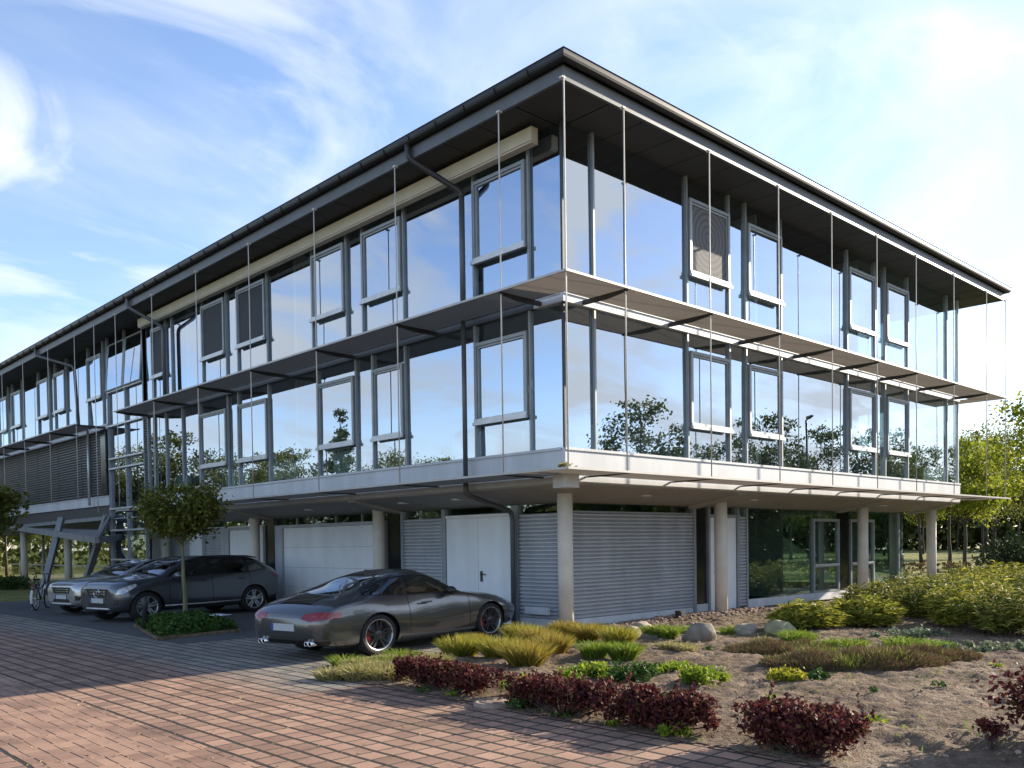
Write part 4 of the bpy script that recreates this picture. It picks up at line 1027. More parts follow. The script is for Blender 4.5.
    for s_ in (1, -1):
        m_ = MB(); m_.lathe([(0.0, -.11), (.06, -.10), (.085, -.04), (.085, .04), (.06, .09), (0, .10)], 'y', (2.02, s_*1.0, 1.035), 16); m_.tube([(2.06, s_*.84, 1.0), (2.05, s_*.95, 1.01)], 0.025, 8); mbuild(m_, 'side_mirror', pm, root, T)
        for x in (.22, 1.26):
            h = MB(); h.tube([(x, s_*.885, .905), (x+.03, s_*.915, .91), (x+.19, s_*.915, .915), (x+.22, s_*.885, .91)], 0.014, 8); mbuild(h, 'door_handle', pm, root, T)
        r_ = MB(); r_.tube([(-.25, s_*.60, 1.42), (0, s_*.60, 1.468), (.7, s_*.605, 1.485), (1.35, s_*.60, 1.455), (1.62, s_*.59, 1.385)], 0.018, 8); mbuild(r_, 'roof_rail', M['trim'], root, T)
        k = MB(); k.tube([(.38, s_*.878, .345), (1.3, s_*.885, .335), (2.3, s_*.878, .34)], 0.016, 8); mbuild(k, 'sill_trim', M['alu'], root, T)
    plate(root, T, 3.475, .45, 1)
    cabin(root, T, -.3, 2.3, .5, .66, ((1.2,.38), (1.2,-.38), (.3,.36), (.3,-.36)))
    for x in (0, 2.70):
        for s_ in (1, -1): make_wheel(root, T, x, s_*.885, .345, .245, .23, s_, 5, True, M['rim'])
    return root
def blunt(root, x0, k, Sx):
    """shorten the front overhang ahead of x0, wheels untouched"""
    for o in root.children:
        if o.name.split('.')[0] in ('wheel', 'wheel_arch'): continue
        for q in (o, *o.children):
            for v in q.data.vertices:
                if v.co.x > x0*Sx: v.co.x = x0*Sx+(v.co.x-x0*Sx)*k
SUVK = 1.25
blunt(hatch('compact_suv', 'dark blue grey suv with star emblem and side trim, parked behind the ball-crowned tree', (.66, 13.75, .006), math.atan2(-.227, -.974), (SUVK, 1.05, 1.07), M['paint_blue']), 3.08, .6, SUVK)
blunt(hatch('hatchback_car', 'silver hatchback car beyond the dark suv, only its front showing', (.85, 17.15, .006), math.atan2(-.227, -.974), (1.22, 1.05, 1.0), M['paint_silver'], star=False), 3.08, .8, 1.22)
# ================================================================ ground
def mnode(N, L, op, a, b=None, clamp=False):
    n = N.new('ShaderNodeMath'); n.operation = op; n.use_clamp = clamp
    for i, x in enumerate((a, b)):
        if x is None: continue
        if isinstance(x, (int, float)): n.inputs[i].default_value = x
        else: L.new(x, n.inputs[i])
    return n.outputs[0]

def paver_mat():
    """red drainage pavers: wide dark joints along the bays, thin cross joints, slotted smooth pavers in one lane"""
    m, nt, N, L = nt_new('red_concrete_pavers'); F = lambda *a, **k: mnode(N, L, *a, **k)
    out = N.new('ShaderNodeOutputMaterial'); p = N.new('ShaderNodeBsdfPrincipled'); L.new(p.outputs[0], out.inputs[0])
    g = N.new('ShaderNodeNewGeometry'); wob = N.new('ShaderNodeTexNoise'); wob.inputs['Scale'].default_value = 1.7; wob.inputs['Detail'].default_value = 3
    L.new(g.outputs['Position'], wob.inputs['Vector'])
    s = N.new('ShaderNodeSeparateXYZ'); L.new(g.outputs['Position'], s.inputs[0])
    w = F('MULTIPLY', F('SUBTRACT', wob.outputs['Fac'], 0.5), 0.045)
    X = F('ADD', s.outputs[0], w); Y = F('ADD', s.outputs[1], w)
    def cell(c, size, off=0.0):
        q = F('ADD', F('DIVIDE', c, size), off); return F('FLOOR', q), F('FRACT', q)
    def joint(fr, half, soft):   # 1 in the joint
        d = F('SUBTRACT', 0.5, F('ABSOLUTE', F('SUBTRACT', fr, 0.5)))
        n = N.new('ShaderNodeMapRange'); n.interpolation_type = 'SMOOTHSTEP'; n.inputs['From Min'].default_value = half; n.inputs['From Max'].default_value = half+soft
        n.inputs['To Min'].default_value = 1; n.inputs['To Max'].default_value = 0; L.new(d, n.inputs['Value']); return n.outputs[0]
    ix, fx = cell(X, 0.235, 0.15); iy, fy = cell(Y, 0.25)
    jb = F('MAXIMUM', joint(fx, 0.068, 0.05), F('MULTIPLY', joint(fy, 0.026, 0.04), 0.85))
    # slotted lane
    ia, fa = cell(X, 0.15); par = F('FRACT', F('MULTIPLY', ia, 0.5))
    iay, fay = cell(F('ADD', Y, F('MULTIPLY', par, 0.84)), 0.84)
    dash = F('MULTIPLY', joint(fa, 0.065, 0.04), F('LESS_THAN', fay, 0.42))
    lane = F('MULTIPLY', F('GREATER_THAN', s.outputs[0], -8.93), F('LESS_THAN', s.outputs[0], -7.63))
    mx = N.new('ShaderNodeMix'); mx.data_type = 'FLOAT'; L.new(lane, mx.inputs[0]); L.new(jb, mx.inputs[2]); L.new(dash, mx.inputs[3]); J = mx.outputs[0]
    cb = N.new('ShaderNodeCombineXYZ'); L.new(ix, cb.inputs[0]); L.new(iy, cb.inputs[1])
    wn = N.new('ShaderNodeTexWhiteNoise'); wn.noise_dimensions = '2D'; L.new(cb.outputs[0], wn.inputs['Vector'])
    n1 = N.new('ShaderNodeTexNoise'); n1.inputs['Scale'].default_value = 0.55; n1.inputs['Detail'].default_value = 7; L.new(g.outputs['Position'], n1.inputs['Vector'])
    n2 = N.new('ShaderNodeTexNoise'); n2.inputs['Scale'].default_value = 55; n2.inputs['Detail'].default_value = 6; L.new(g.outputs['Position'], n2.inputs['Vector'])
    n3 = N.new('ShaderNodeTexNoise'); n3.inputs['Scale'].default_value = 2.6; n3.inputs['Detail'].default_value = 8; n3.inputs['Distortion'].default_value = 0.8; L.new(g.outputs['Position'], n3.inputs['Vector'])
    t = F('ADD', F('ADD', F('MULTIPLY', wn.outputs['Value'], 0.30), F('MULTIPLY', F('SUBTRACT', n3.outputs['Fac'], .5), 0.45)), F('ADD', F('MULTIPLY', n1.outputs['Fac'], 0.55), F('MULTIPLY', n2.outputs['Fac'], 0.25)))
    r = N.new('ShaderNodeValToRGB'); el = r.color_ramp.elements; el[0].position = 0.30; el[1].position = 0.80
    el[0].color = (0.140, 0.076, 0.050, 1); el[1].color = (0.385, 0.228, 0.150, 1); L.new(t, r.inputs[0])
    # greyer pavers near the building (x > -4.9)
    gm_ = N.new('ShaderNodeMapRange'); gm_.inputs['From Min'].default_value = -5.3; gm_.inputs['From Max'].default_value = -4.3; L.new(F('ADD', s.outputs[0], F('MULTIPLY', n1.outputs['Fac'], 1.2)), gm_.inputs['Value'])
    rg = N.new('ShaderNodeValToRGB'); rg.color_ramp.elements[0].position = .3; rg.color_ramp.elements[1].position = .8
    rg.color_ramp.elements[0].color = (0.13, 0.118, 0.10, 1); rg.color_ramp.elements[1].color = (0.29, 0.25, 0.205, 1); L.new(t, rg.inputs[0])
    mg = N.new('ShaderNodeMixRGB'); L.new(F('MULTIPLY', gm_.outputs[0], F('GREATER_THAN', s.outputs[1], -0.5)), mg.inputs[0]); L.new(r.outputs[0], mg.inputs[1]); L.new(rg.outputs[0], mg.inputs[2])
    mj = N.new('ShaderNodeMixRGB'); L.new(J, mj.inputs[0]); L.new(mg.outputs[0], mj.inputs[1]); mj.inputs[2].default_value = (0.022, 0.018, 0.012, 1)
    L.new(mj.outputs[0], p.inputs['Base Color']); p.inputs['Roughness'].default_value = 0.82
    b = N.new('ShaderNodeBump'); b.inputs['Strength'].default_value = 0.8; b.inputs['Distance'].default_value = 0.015
    L.new(F('SUBTRACT', F('ADD', F('MULTIPLY', n2.outputs['Fac'], 0.14), F('MULTIPLY', wn.outputs['Value'], 0.1)), J), b.inputs['Height']); L.new(b.outputs[0], p.inputs['Normal'])
    return m

def soil_mat(name, c0, c1, c2, green=(0.055, 0.085, 0.02), gfac=0.25):
    m, nt, N, L = nt_new(name); F = lambda *a, **k: mnode(N, L, *a, **k)
    out = N.new('ShaderNodeOutputMaterial'); p = N.new('ShaderNodeBsdfPrincipled'); L.new(p.outputs[0], out.inputs[0])
    g = N.new('ShaderNodeNewGeometry')
    def nz(sc, d=8, dist=0.0):
        n = N.new('ShaderNodeTexNoise'); n.inputs['Scale'].default_value = sc; n.inputs['Detail'].default_value = d; n.inputs['Distortion'].default_value = dist
        L.new(g.outputs['Position'], n.inputs['Vector']); return n.outputs['Fac']
    a, b, c = nz(0.8), nz(9, 10, 0.6), nz(60, 8)
    t = F('ADD', F('MULTIPLY', a, 0.45), F('ADD', F('MULTIPLY', b, 0.4), F('MULTIPLY', c, 0.25)))
    r = N.new('ShaderNodeValToRGB'); el = r.color_ramp.elements; el.new(0.5); el[0].position = .36; el[1].position = .54; el[2].position = .72
    for e_, c_ in zip(el, (c0, c1, c2)): e_.color = (*c_, 1)
    L.new(t, r.inputs[0])
    gr = N.new('ShaderNodeMapRange'); gr.interpolation_type = 'SMOOTHSTEP'; gr.inputs['From Min'].default_value = .56; gr.inputs['From Max'].default_value = .72; gr.inputs['To Max'].default_value = gfac
    L.new(nz(1.9, 9, 0.8), gr.inputs['Value'])
    mx = N.new('ShaderNodeMixRGB'); L.new(F('MULTIPLY', gr.outputs[0], F('MULTIPLY', b, 1.7), True), mx.inputs[0]); L.new(r.outputs[0], mx.inputs[1]); mx.inputs[2].default_value = (*green, 1)
    L.new(mx.outputs[0], p.inputs['Base Color']); p.inputs['Roughness'].default_value = 0.95; p.inputs['Specular IOR Level'].default_value = 0.15
    bp = N.new('ShaderNodeBump'); bp.inputs['Strength'].default_value = 1.0; bp.inputs['Distance'].default_value = 0.06
    L.new(F('ADD', F('MULTIPLY', b, 0.9), F('MULTIPLY', c, 0.35)), bp.inputs['Height']); L.new(bp.outputs[0], p.inputs['Normal'])
    return m
M['pavers'] = paver_mat()
M['soil'] = soil_mat('garden_soil', (0.070, 0.047, 0.031), (0.165, 0.117, 0.079), (0.315, 0.24, 0.17))
M['lawn'] = soil_mat('dry_lawn', (0.10, 0.10, 0.035), (0.19, 0.19, 0.06), (0.30, 0.27, 0.11), (0.07, 0.11, 0.02), 0.5)
M['asphalt'] = mat('old_asphalt', (0.062, 0.061, 0.060), 0.9, 0, 0.22, 2.0, bump=0.3, bscale=120)
def sheet(name, pts, z, m, kind='structure'):
    b = MB(); b.add([(x, y, z) for x, y in pts], [tuple(range(len(pts)))]); o = b.build(name, m); return tag(o, kind=kind)
sheet('ground', [(-900, -900), (900, -900), (900, 900), (-900, 900)], -0.06, M['lawn'])
sheet('pavement', [(-22, -40), (-4.15, -40), (-4.15, 0.05), (-1.1, 1.5), (0.4, 2.15), (2.56, 2.40), (2.56, 60), (-22, 60)], 0.0, M['pavers'])
sheet('asphalt_drive', [(-4.0, 6.35), (2.52, 6.35), (2.52, 24.6), (-4.2, 24.2)], 0.004, M['asphalt'])
sheet('road', [(-60, 26), (-4.2, 26), (-4.2, 31), (-60, 31)], 0.005, M['asphalt'])

# planting bed: uneven soil, raked furrows in front, rising gently to the wall
BED = [(-4.46, -40), (-4.46, 0.15), (-1.2, 1.7), (0.3, 2.30), (2.52, 2.48)]
def bed_edge(y):      # x of the bed's left edge at y
    jit = .07*mnoise.noise(Vector((y*2.1, 3.1, 0)))+.045*mnoise.noise(Vector((y*7.3, 1.7, 5)))
    if y <= .15: return -4.44+jit
    for (x0, y0), (x1, y1) in zip(BED[1:-1], BED[2:]):
        if y <= y1: return x0+(x1-x0)*(y-y0)/(y1-y0)+jit
    return 2.52
def bed_z(x, y):
    d = min(max(0.0, x-bed_edge(y)), 1.2)/1.2
    d2 = min(max(0.0, 2.48-y), 1.0)
    n = mnoise.noise(Vector((x*0.55, y*0.55, 1.3)))*0.06+mnoise.noise(Vector((x*1.9, y*1.9, 4.0)))*0.028+mnoise.noise(Vector((x*6.5, y*6.5, 9.0)))*0.012
    fur = 0.014*math.sin(9.5*(y*0.55+x*0.8)+2.2*mnoise.noise(Vector((x*.8, y*.8, 0))))*max(0, min(1, (-3.2-y)/1.0))*max(0.0, mnoise.noise(Vector((x*.7+9, y*.7, 2)))+.35)
    n += .030*mnoise.noise(Vector((x*4.1+7, y*4.1, 1)))+.016*abs(mnoise.noise(Vector((x*11, y*11, 5))))
    h = 0.010+(0.075+n*1.25)*d*(0.35+0.65*d2)+fur*d*1.5
    return max(0.006, h)
def bed_grid(xa, xb, ya, yb, step, name):
    xs = np.arange(xa, xb+1e-6, step); ys = np.arange(ya, yb+1e-6, step)
    b = MB(); ok = lambda i, j: True
    V = [(x, y, bed_z(x, y)+0.022*mnoise.noise(Vector((x*14, y*14, 2)))*(1 if x > bed_edge(y)+.1 else 0)) for y in ys for x in xs]
    nx = len(xs); Fc = []
    for j in range(len(ys)-1):
        for i in range(nx-1):
            cx_, cy_ = xs[i]+step/2, ys[j]+step/2
            if cx_ > bed_edge(cy_) and not (cx_ > 2.5 and cy_ > 2.47): Fc.append((j*nx+i, j*nx+i+1, (j+1)*nx+i+1, (j+1)*nx+i))
    b.add(V, Fc, 0, True); return b
bb = bed_grid(-4.62, 9.0, -9.5, 2.5, 0.05, 'planting_bed'); tag(bb.build('planting_bed', M['soil']), kind='structure')
sheet('soil', [(8.95, -9.5), (30, -9.5), (30, 2.47), (8.95, 2.47)], 0.05, M['soil'])
sheet('soil', [(-4.46, -40), (30, -40), (30, -9.45), (-4.46, -9.45)], 0.03, M['soil'])

# ================================================================ foliage generators
def leaf_quads(pts, length, width, rng, flat=0.0, jitter=0.35, droop=None):
    n = len(pts); a = rng.normal(size=(n, 3)); a /= np.linalg.norm(a, axis=1)[:, None]
    if flat > 0: a[:, 2] *= (1-flat)
    if droop is not None: a = a*(1-droop[1])+np.array(droop[0])*droop[1]
    a /= np.linalg.norm(a, axis=1)[:, None]
    c = rng.normal(size=(n, 3)); b = np.cross(a, c); b /= np.linalg.norm(b, axis=1)[:, None]
    s = 1+jitter*rng.uniform(-1, 1, size=(n, 1))
    a = a*length*s/2; b = b*width*s/2
    return np.stack([pts-a, pts+b*1.0-a*0.1, pts+a, pts-b*1.0-a*0.1], 1).reshape(-1, 3)
def blade_quads(base, direction, length, width, rng, curl=0.35):
    """grass blades as two tapering quads each; base (n,3), direction (n,3)"""
    n = len(base); d = direction/np.linalg.norm(direction, axis=1)[:, None]
    side = np.cross(d, rng.normal(size=(n, 3))); side /= np.linalg.norm(side, axis=1)[:, None]
    L_ = length[:, None]; w = width[:, None] if not np.isscalar(width) else width
    mid = base+d*L_*0.55; out = d.copy(); out[:, 2] = 0
    tip = base+d*L_*0.95+out*L_*curl; tip[:, 2] -= (L_*curl*0.5)[:, 0]
    q1 = np.stack([base-side*w/2, base+side*w/2, mid+side*w*.42, mid-side*w*.42], 1)
    q2 = np.stack([mid-side*w*.42, mid+side*w*.42, tip+side*w*.06, tip-side*w*.06], 1)
    return np.concatenate([q1, q2], 1).reshape(-1, 3)
def tuft(name, loc, r, h, n, m, label, cat, group=None, width=0.016, spread=0.75, seed=0, clumps=1, squash=1.0, rot=0.0, curl=.35):
    rng = np.random.default_rng(seed+11); B = []; D = []
    for k in range(clumps):
        cx_, cy_ = (rng.uniform(-r, r)*0.72, rng.uniform(-r, r)*0.72*squash) if clumps > 1 else (0, 0)
        rc = r if clumps == 1 else r*0.5
        q = n//clumps; an = rng.uniform(0, 2*PI, q); rad = rc*0.5*np.sqrt(rng.uniform(0, 1, q))
        bx = cx_+rad*np.cos(an); by = cy_+rad*np.sin(an)*squash
        B.append(np.stack([bx, by, np.zeros(q)], 1))
        lean = spread*(rad/(rc*.5+1e-6))*rng.uniform(.5, 1.3, q); a2 = an+rng.normal(0, .5, q)
        D.append(np.stack([np.cos(a2)*lean, np.sin(a2)*lean, np.ones(q)], 1))
    B = np.concatenate(B); D = np.concatenate(D); L_ = h*rng.uniform(.55, 1.15, len(B))
    ca, sa = math.cos(rot), math.sin(rot); 
    for A in (B, D): A[:, :2] = A[:, :2] @ np.array([[ca, sa], [-sa, ca]])
    z0 = bed_z(*loc)-0.015 if loc[0] > bed_edge(loc[1]) and loc[1] < 2.47 else 0.0
    o = np_mesh(name, blade_quads(B, D, L_, width*rng.uniform(.7, 1.3, len(B)), rng, curl), 4, m)
    o.location = (loc[0], loc[1], z0); return tag(o, label, cat, group)

def shrub(name, loc, rx, ry, h, nleaf, ll, lw, m, label, cat, group=None, seed=0, rot=0.0, nclump=14, stems=True, bottom=0.12, box=False, m2=None, droop=None, sig=.23):
    """shrub of many leaf clumps on thin stems"""
    rng = np.random.default_rng(seed+101)
    root = thing(name, (loc[0], loc[1], bed_z(*loc)-.01 if loc[1] < 2.45 and loc[0] > bed_edge(loc[1]) else 0), label, cat, group, rot)
    pts = []; st = MB()
    for k in range(nclump):
        if box:   # clipped hedge: clumps fill a rounded box
            c = np.array([rng.uniform(-1, 1)*(rx-.12), rng.uniform(-1, 1)*(ry-.10), bottom+h*.15+rng.uniform(0, 1)*(h*.80-bottom)*(1 if rng.uniform() < .6 else .8)])
        else:
            a = rng.uniform(0, 2*PI); q = math.sqrt(rng.uniform(0, 1)); zz = rng.uniform(0, 1)
            c = np.array([rx*.8*q*math.cos(a), ry*.8*q*math.sin(a), bottom+(h-bottom)*(.25+.62*zz*math.sqrt(max(0, 1-.65*q*q)))])
        sg = sig*min(rx, ry, h)*rng.uniform(.75, 1.3)
        p = c+rng.normal(size=(nleaf//nclump, 3))*np.array([sg, sg, sg*.8]); pts.append(p)
        if stems: st.tube([(c[0]*.35, c[1]*.35, 0), (c[0]*.75, c[1]*.75, c[2]*.5), tuple(c)], [0.010, 0.007, 0.004], 4, cap=False)
    P = np.concatenate(pts); P[:, 2] = np.abs(P[:, 2]-0.02)+0.02
    if box: P[:, 2] = np.where(P[:, 2] > h, h-0.25*(P[:, 2]-h)-rng.uniform(0, .04, len(P)), P[:, 2])
    if box:   # stray shoots above and beside the clipped outline
        sh = []
        for k in range(int(18*ry+8)):
            b0 = np.array([rng.uniform(-rx, rx), rng.uniform(-ry, ry), h*rng.uniform(.75, .98)]); d0 = np.array([rng.normal()*.25, rng.normal()*.25, 1]); L0 = rng.uniform(.04, .15)*h/.4
            sh.append(b0+d0*np.linspace(0, L0, 8)[:, None]+rng.normal(0, .008, (8, 3)))
            if stems: st.tube([tuple(b0-d0*.15), tuple(b0+d0*L0)], [.004, .002], 4, cap=False)
        P = np.concatenate([P]+sh)
    o = np_mesh('foliage', leaf_quads(P, ll, lw, rng, 0.1, droop=droop, jitter=.55), 4, m, root)
    if stems: st.build('stem', M['twig'], root, shift=False)
    return root

M['twig'] = mat('bare_twig', (0.10, 0.072, 0.05), 0.9, 0, 0.2, 10)
M['bark'] = mat('tree_bark', (0.055, 0.045, 0.036), 0.95, 0, 0.3, 4, bump=0.6, bscale=14, stretch=(1, 1, .3))
M['bark_moss'] = mat('mossy_bark', (0.17, 0.16, 0.085), 0.95, 0, 0.25, 6, bump=0.4, bscale=18, stretch=(1, 1, .3))
M['barberry'] = leaf_mat('red_barberry_leaf', [(0.022, 0.007, 0.009), (0.060, 0.014, 0.017), (0.115, 0.026, 0.028), (0.19, 0.058, 0.046), (0.11, 0.075, 0.022)], 0.4, 0.28)
M['sedge'] = leaf_mat('yellow_sedge_blade', [(0.12, 0.10, 0.014), (0.27, 0.245, 0.03), (0.40, 0.35, 0.05), (0.22, 0.26, 0.03), (0.46, 0.36, 0.10)], 0.5, 0.35)
M['sedge_br'] = leaf_mat('rusty_sedge_blade', [(0.15, 0.10, 0.02), (0.30, 0.23, 0.04), (0.40, 0.32, 0.07), (0.20, 0.22, 0.03), (0.38, 0.20, 0.05)], 0.5, 0.35)
M['grass'] = leaf_mat('fresh_grass_blade', [(0.07, 0.12, 0.012), (0.14, 0.22, 0.02), (0.20, 0.28, 0.035), (0.26, 0.27, 0.06)], 0.5, 0.4)
M['dry'] = leaf_mat('dry_grass_blade', [(0.24, 0.20, 0.07), (0.34, 0.29, 0.12), (0.40, 0.35, 0.17), (0.20, 0.22, 0.05)], 0.6, 0.35)
M['heather'] = leaf_mat('brown_heather', [(0.10, 0.055, 0.030), (0.17, 0.10, 0.055), (0.22, 0.15, 0.085), (0.12, 0.13, 0.03)], 0.8, 0.2)
M['lime'] = leaf_mat('lime_green_leaf', [(0.10, 0.16, 0.014), (0.20, 0.28, 0.025), (0.32, 0.37, 0.05)], 0.5, 0.4)
M['lime_y'] = leaf_mat('yellow_leaf', [(0.22, 0.22, 0.02), (0.38, 0.34, 0.03), (0.14, 0.20, 0.02)], 0.5, 0.4)
M['ivy'] = leaf_mat('dark_ground_cover_leaf', [(0.020, 0.045, 0.010), (0.045, 0.095, 0.018), (0.08, 0.14, 0.03)], 0.4, 0.25)
M['silver'] = leaf_mat('grey_green_cover_leaf', [(0.09, 0.13, 0.06), (0.17, 0.21, 0.12), (0.27, 0.30, 0.19)], 0.6, 0.25)
M['reed'] = leaf_mat('arching_shrub_leaf', [(0.050, 0.072, 0.012), (0.14, 0.165, 0.022), (0.30, 0.29, 0.04), (0.44, 0.39, 0.07)], 0.35, 0.35)
M['reed_dk'] = leaf_mat('olive_arching_leaf', [(0.036, 0.055, 0.012), (0.10, 0.12, 0.02), (0.22, 0.22, 0.04), (0.38, 0.33, 0.10)], 0.35, 0.3)
M['maple'] = leaf_mat('green_ball_tree_leaf', [(0.05, 0.066, 0.014), (0.095, 0.115, 0.022), (0.15, 0.17, 0.03), (0.18, 0.14, 0.035)], 0.5, 0.3)
M['spring'] = leaf_mat('spring_tree_leaf', [(0.075, 0.095, 0.014), (0.125, 0.15, 0.02), (0.19, 0.205, 0.03), (0.10, 0.10, 0.025)], 0.5, 0.45)
M['bright'] = leaf_mat('bright_spring_leaf', [(0.12, 0.155, 0.014), (0.20, 0.235, 0.022), (0.29, 0.30, 0.035)], 0.5, 0.5)
M['olive'] = leaf_mat('olive_tree_leaf', [(0.05, 0.062, 0.016), (0.085, 0.10, 0.022), (0.13, 0.14, 0.035)], 0.5, 0.35)
M['conifer'] = leaf_mat('dark_conifer_needle', [(0.012, 0.022, 0.010), (0.028, 0.045, 0.016), (0.05, 0.065, 0.022)], 0.6, 0.15)
M['rock'] = mat('field_stone', (0.34, 0.28, 0.21), 0.9, 0, 0.3, 5, bump=0.7, bscale=9)
M['rock_dk'] = mat('dark_field_stone', (0.19, 0.16, 0.125), 0.9, 0, 0.35, 5, bump=0.7, bscale=9)
M['moss'] = mat('mossy_stone', (0.26, 0.25, 0.15), 0.95, 0, 0.35, 6, bump=0.7, bscale=12)

def crown_clusters(rng, n, rx, ry, rz, cz, hollow=0.35):
    d = rng.normal(size=(n, 3)); d /= np.linalg.norm(d, axis=1)[:, None]
    r = hollow+(1-hollow)*rng.uniform(0, 1, n)**0.6
    return d*r[:, None]*np.array([rx, ry, rz])+np.array([0, 0, cz])
def tree(name, loc, h, crown, base, nleaf, ll, leafm, barkm, label, cat='tree', group=None, seed=0, tr=0.12, ncl=40, sig=0.16, lean=(0, 0), rz=None, limbs=True, cone=False):
    """tapered trunk, limbs to every leaf cluster, clusters scattered unevenly in the crown's volume"""
    rng = np.random.default_rng(seed+500)
    root = thing(name, loc, label, cat, group)
    cz = (h+base)/2; rzz = rz or (h-base)/2
    C = crown_clusters(rng, ncl, crown, crown, rzz, cz)
    if cone: 
        t = rng.uniform(0, 1, ncl)**1.3; a = rng.uniform(0, 2*PI, ncl); q = crown*(1-t)*np.sqrt(rng.uniform(.1, 1, ncl)); C = np.stack([q*np.cos(a), q*np.sin(a), base+(h-base)*t], 1)
    C[:, 0] += lean[0]*(C[:, 2]/h); C[:, 1] += lean[1]*(C[:, 2]/h)
    tb = MB(); top = h*0.86 if not cone else h*.98
    tp = [(lean[0]*z/h+rng.normal()*tr*.25*(z > .3), lean[1]*z/h+rng.normal()*tr*.25*(z > .3), z) for z in np.linspace(-0.05, top, 9)]
    tb.tube(tp, [tr*(1.25 if i == 0 else 1.0)*(1-0.85*(i/8)**1.1) for i in range(9)], 9)
    if limbs:
        for c in C:
            z0 = max(base*0.85, min(top*.95, c[2]-0.55*math.hypot(c[0], c[1])-0.1*h*rng.uniform(0, 1)))
            k = z0/top*8; i0 = int(min(7, k)); p0 = Vector(tp[i0]).lerp(Vector(tp[i0+1]), min(1, k-i0))
            r0 = tr*(1-.85*(z0/top)**1.1)*.45
            m_ = p0.lerp(Vector(c), .5)+Vector((0, 0, 0.06*h*rng.uniform(-.2, .6)))
            tb.tube([p0, m_, Vector(c)], [r0, r0*.55, r0*.15], 5, cap=False)
    tb.build('trunk', barkm, root, shift=False)
    sc = rng.uniform(.6, 1.45, ncl); w = sc**2/np.sum(sc**2); P = []
    for c, s_, w_ in zip(C, sc, w):
        k = max(6, int(nleaf*w_)); P.append(c+rng.normal(size=(k, 3))*np.array([1, 1, .7])*sig*crown*2*s_*.5)
    P = np.concatenate(P); P = P[P[:, 2] > base*.55]
    np_mesh('crown', leaf_quads(P, ll, ll*.62, rng), 4, leafm, root)
    return root
def clone(o, loc, rz, sc, label=None, cat=None, group=None):
    c = copy_tree(o); c.location = loc; c.rotation_euler = (0, 0, rz); c.scale = (sc, sc, sc) if np.isscalar(sc) else sc
    return tag(c, label, cat, group)

# ================================================================ planting in front of the building
def hedge(y0, y1, x, h, w, n, seed, label):
    return shrub('barberry_hedge', (x, (y0+y1)/2), w/2, abs(y1-y0)/2, h, n, 0.042, 0.027, M['barberry'], label, 'hedge', 'clipped red barberry along the paving edge', seed, nclump=int(abs(y1-y0)*46)+20, box=True, bottom=.05, sig=.15)
hedge(-.75, -2.66, -4.14, .34, .60, 10500, 1, 'dark red barberry hedge behind the dry grass border, left of the manhole cover')
hedge(-2.98, -4.55, -4.18, .37, .60, 9500, 2, 'dark red barberry hedge just right of the manhole cover')
hedge(-4.42, -5.72, -4.16, .38, .60, 8500, 3, 'dark red barberry hedge between the manhole hedge and the foreground bush')
hedge(-5.98, -7.05, -4.12, .40, .78, 9000, 4, 'rounded red barberry bush nearest the camera at the bottom edge')
shrub('barberry_bush', (-2.55, -8.28), .62, .62, .62, 5200, .05, .032, M['barberry'], 'loose red barberry bush at the right edge of the bare soil', 'bush', None, 5, nclump=40, sig=.2)
shrub('barberry_sprig', (-3.15, -7.72), .16, .12, .26, 220, .05, .032, M['barberry'], 'small reddish sprig beside the loose barberry bush', 'plant', None, 6, nclump=6)
# dry grass border, left
tuft('grass_clump', (-4.35, -.15), .62, .26, 2600, M['dry'], 'pale dry grass clump at the left end of the red hedge, touching the paving', 'grass', None, .012, .9, 1, 9)
tuft('grass_clump', (-3.55, .35), .60, .22, 2200, M['dry'], 'straw coloured grass clump right behind the left red hedge', 'grass', None, .012, .9, 2, 8)
tuft('grass_clump', (-3.2, .85), .75, .24, 2600, M['grass'], 'pale green grass clump beside the rear wheel of the grey coupe', 'grass', None, .012, .9, 3, 9)
tuft('grass_clump', (-2.85, .15), .40, .2, 1200, M['dry'], 'small straw grass clump between dry border and first yellow sedge', 'grass', None, .012, .9, 33, 5)
# yellow sedges
SG = 'yellow sedge clumps in the planting bed'
for i, (x, y, r, h, m, lab) in enumerate([
    (-2.12, .36, .44, .37, 'sedge', 'yellow green sedge clump directly in front of the coupe front wheel'),
    (-1.88, -.28, .44, .36, 'sedge', 'yellow green sedge clump second from the left behind the hedge'),
    (-2.15, -1.12, .50, .40, 'sedge_br', 'rusty yellow sedge clump between the second sedge and bright green tuft'),
    (-.15, 1.05, .40, .36, 'sedge', 'yellow green sedge clump close to the ribbed shutter left of corner column'),
    (-.55, .22, .42, .36, 'sedge_br', 'broad rusty sedge clump in front of the corner column'),
    (.95, 1.02, .36, .32, 'sedge_br', 'rusty sedge clump touching the foot of the corner column'),
    (.75, .28, .40, .34, 'sedge_br', 'orange tipped sedge clump right of corner column behind the pale stone'),
    (-1.05, -.62, .36, .34, 'sedge_br', 'faded brown sedge clump behind the bright green tuft'),
    (.55, -.60, .40, .36, 'sedge', 'yellow sedge clump left of the small pale stone'),
    (-1.35, .95, .32, .28, 'sedge_br', 'low brown sedge clump near the paving by the coupe bonnet')]):
    tuft('sedge_clump', (x, y), r*.88, h*1.08, 1500, M[m], lab, 'sedge', SG, .011, .85, 20+i, 1, curl=.12)
tuft('grass_tuft', (-1.2, -1.68), .60, .36, 1900, M['grass'], 'bright green upright grass tuft behind the middle hedge', 'grass', None, .014, .6, 40, 3)
tuft('grass_tuft', (1.75, -.62), .45, .28, 1400, M['grass'], 'bright green grass tuft immediately left of the large boulder', 'grass', None, .014, .6, 41, 3)
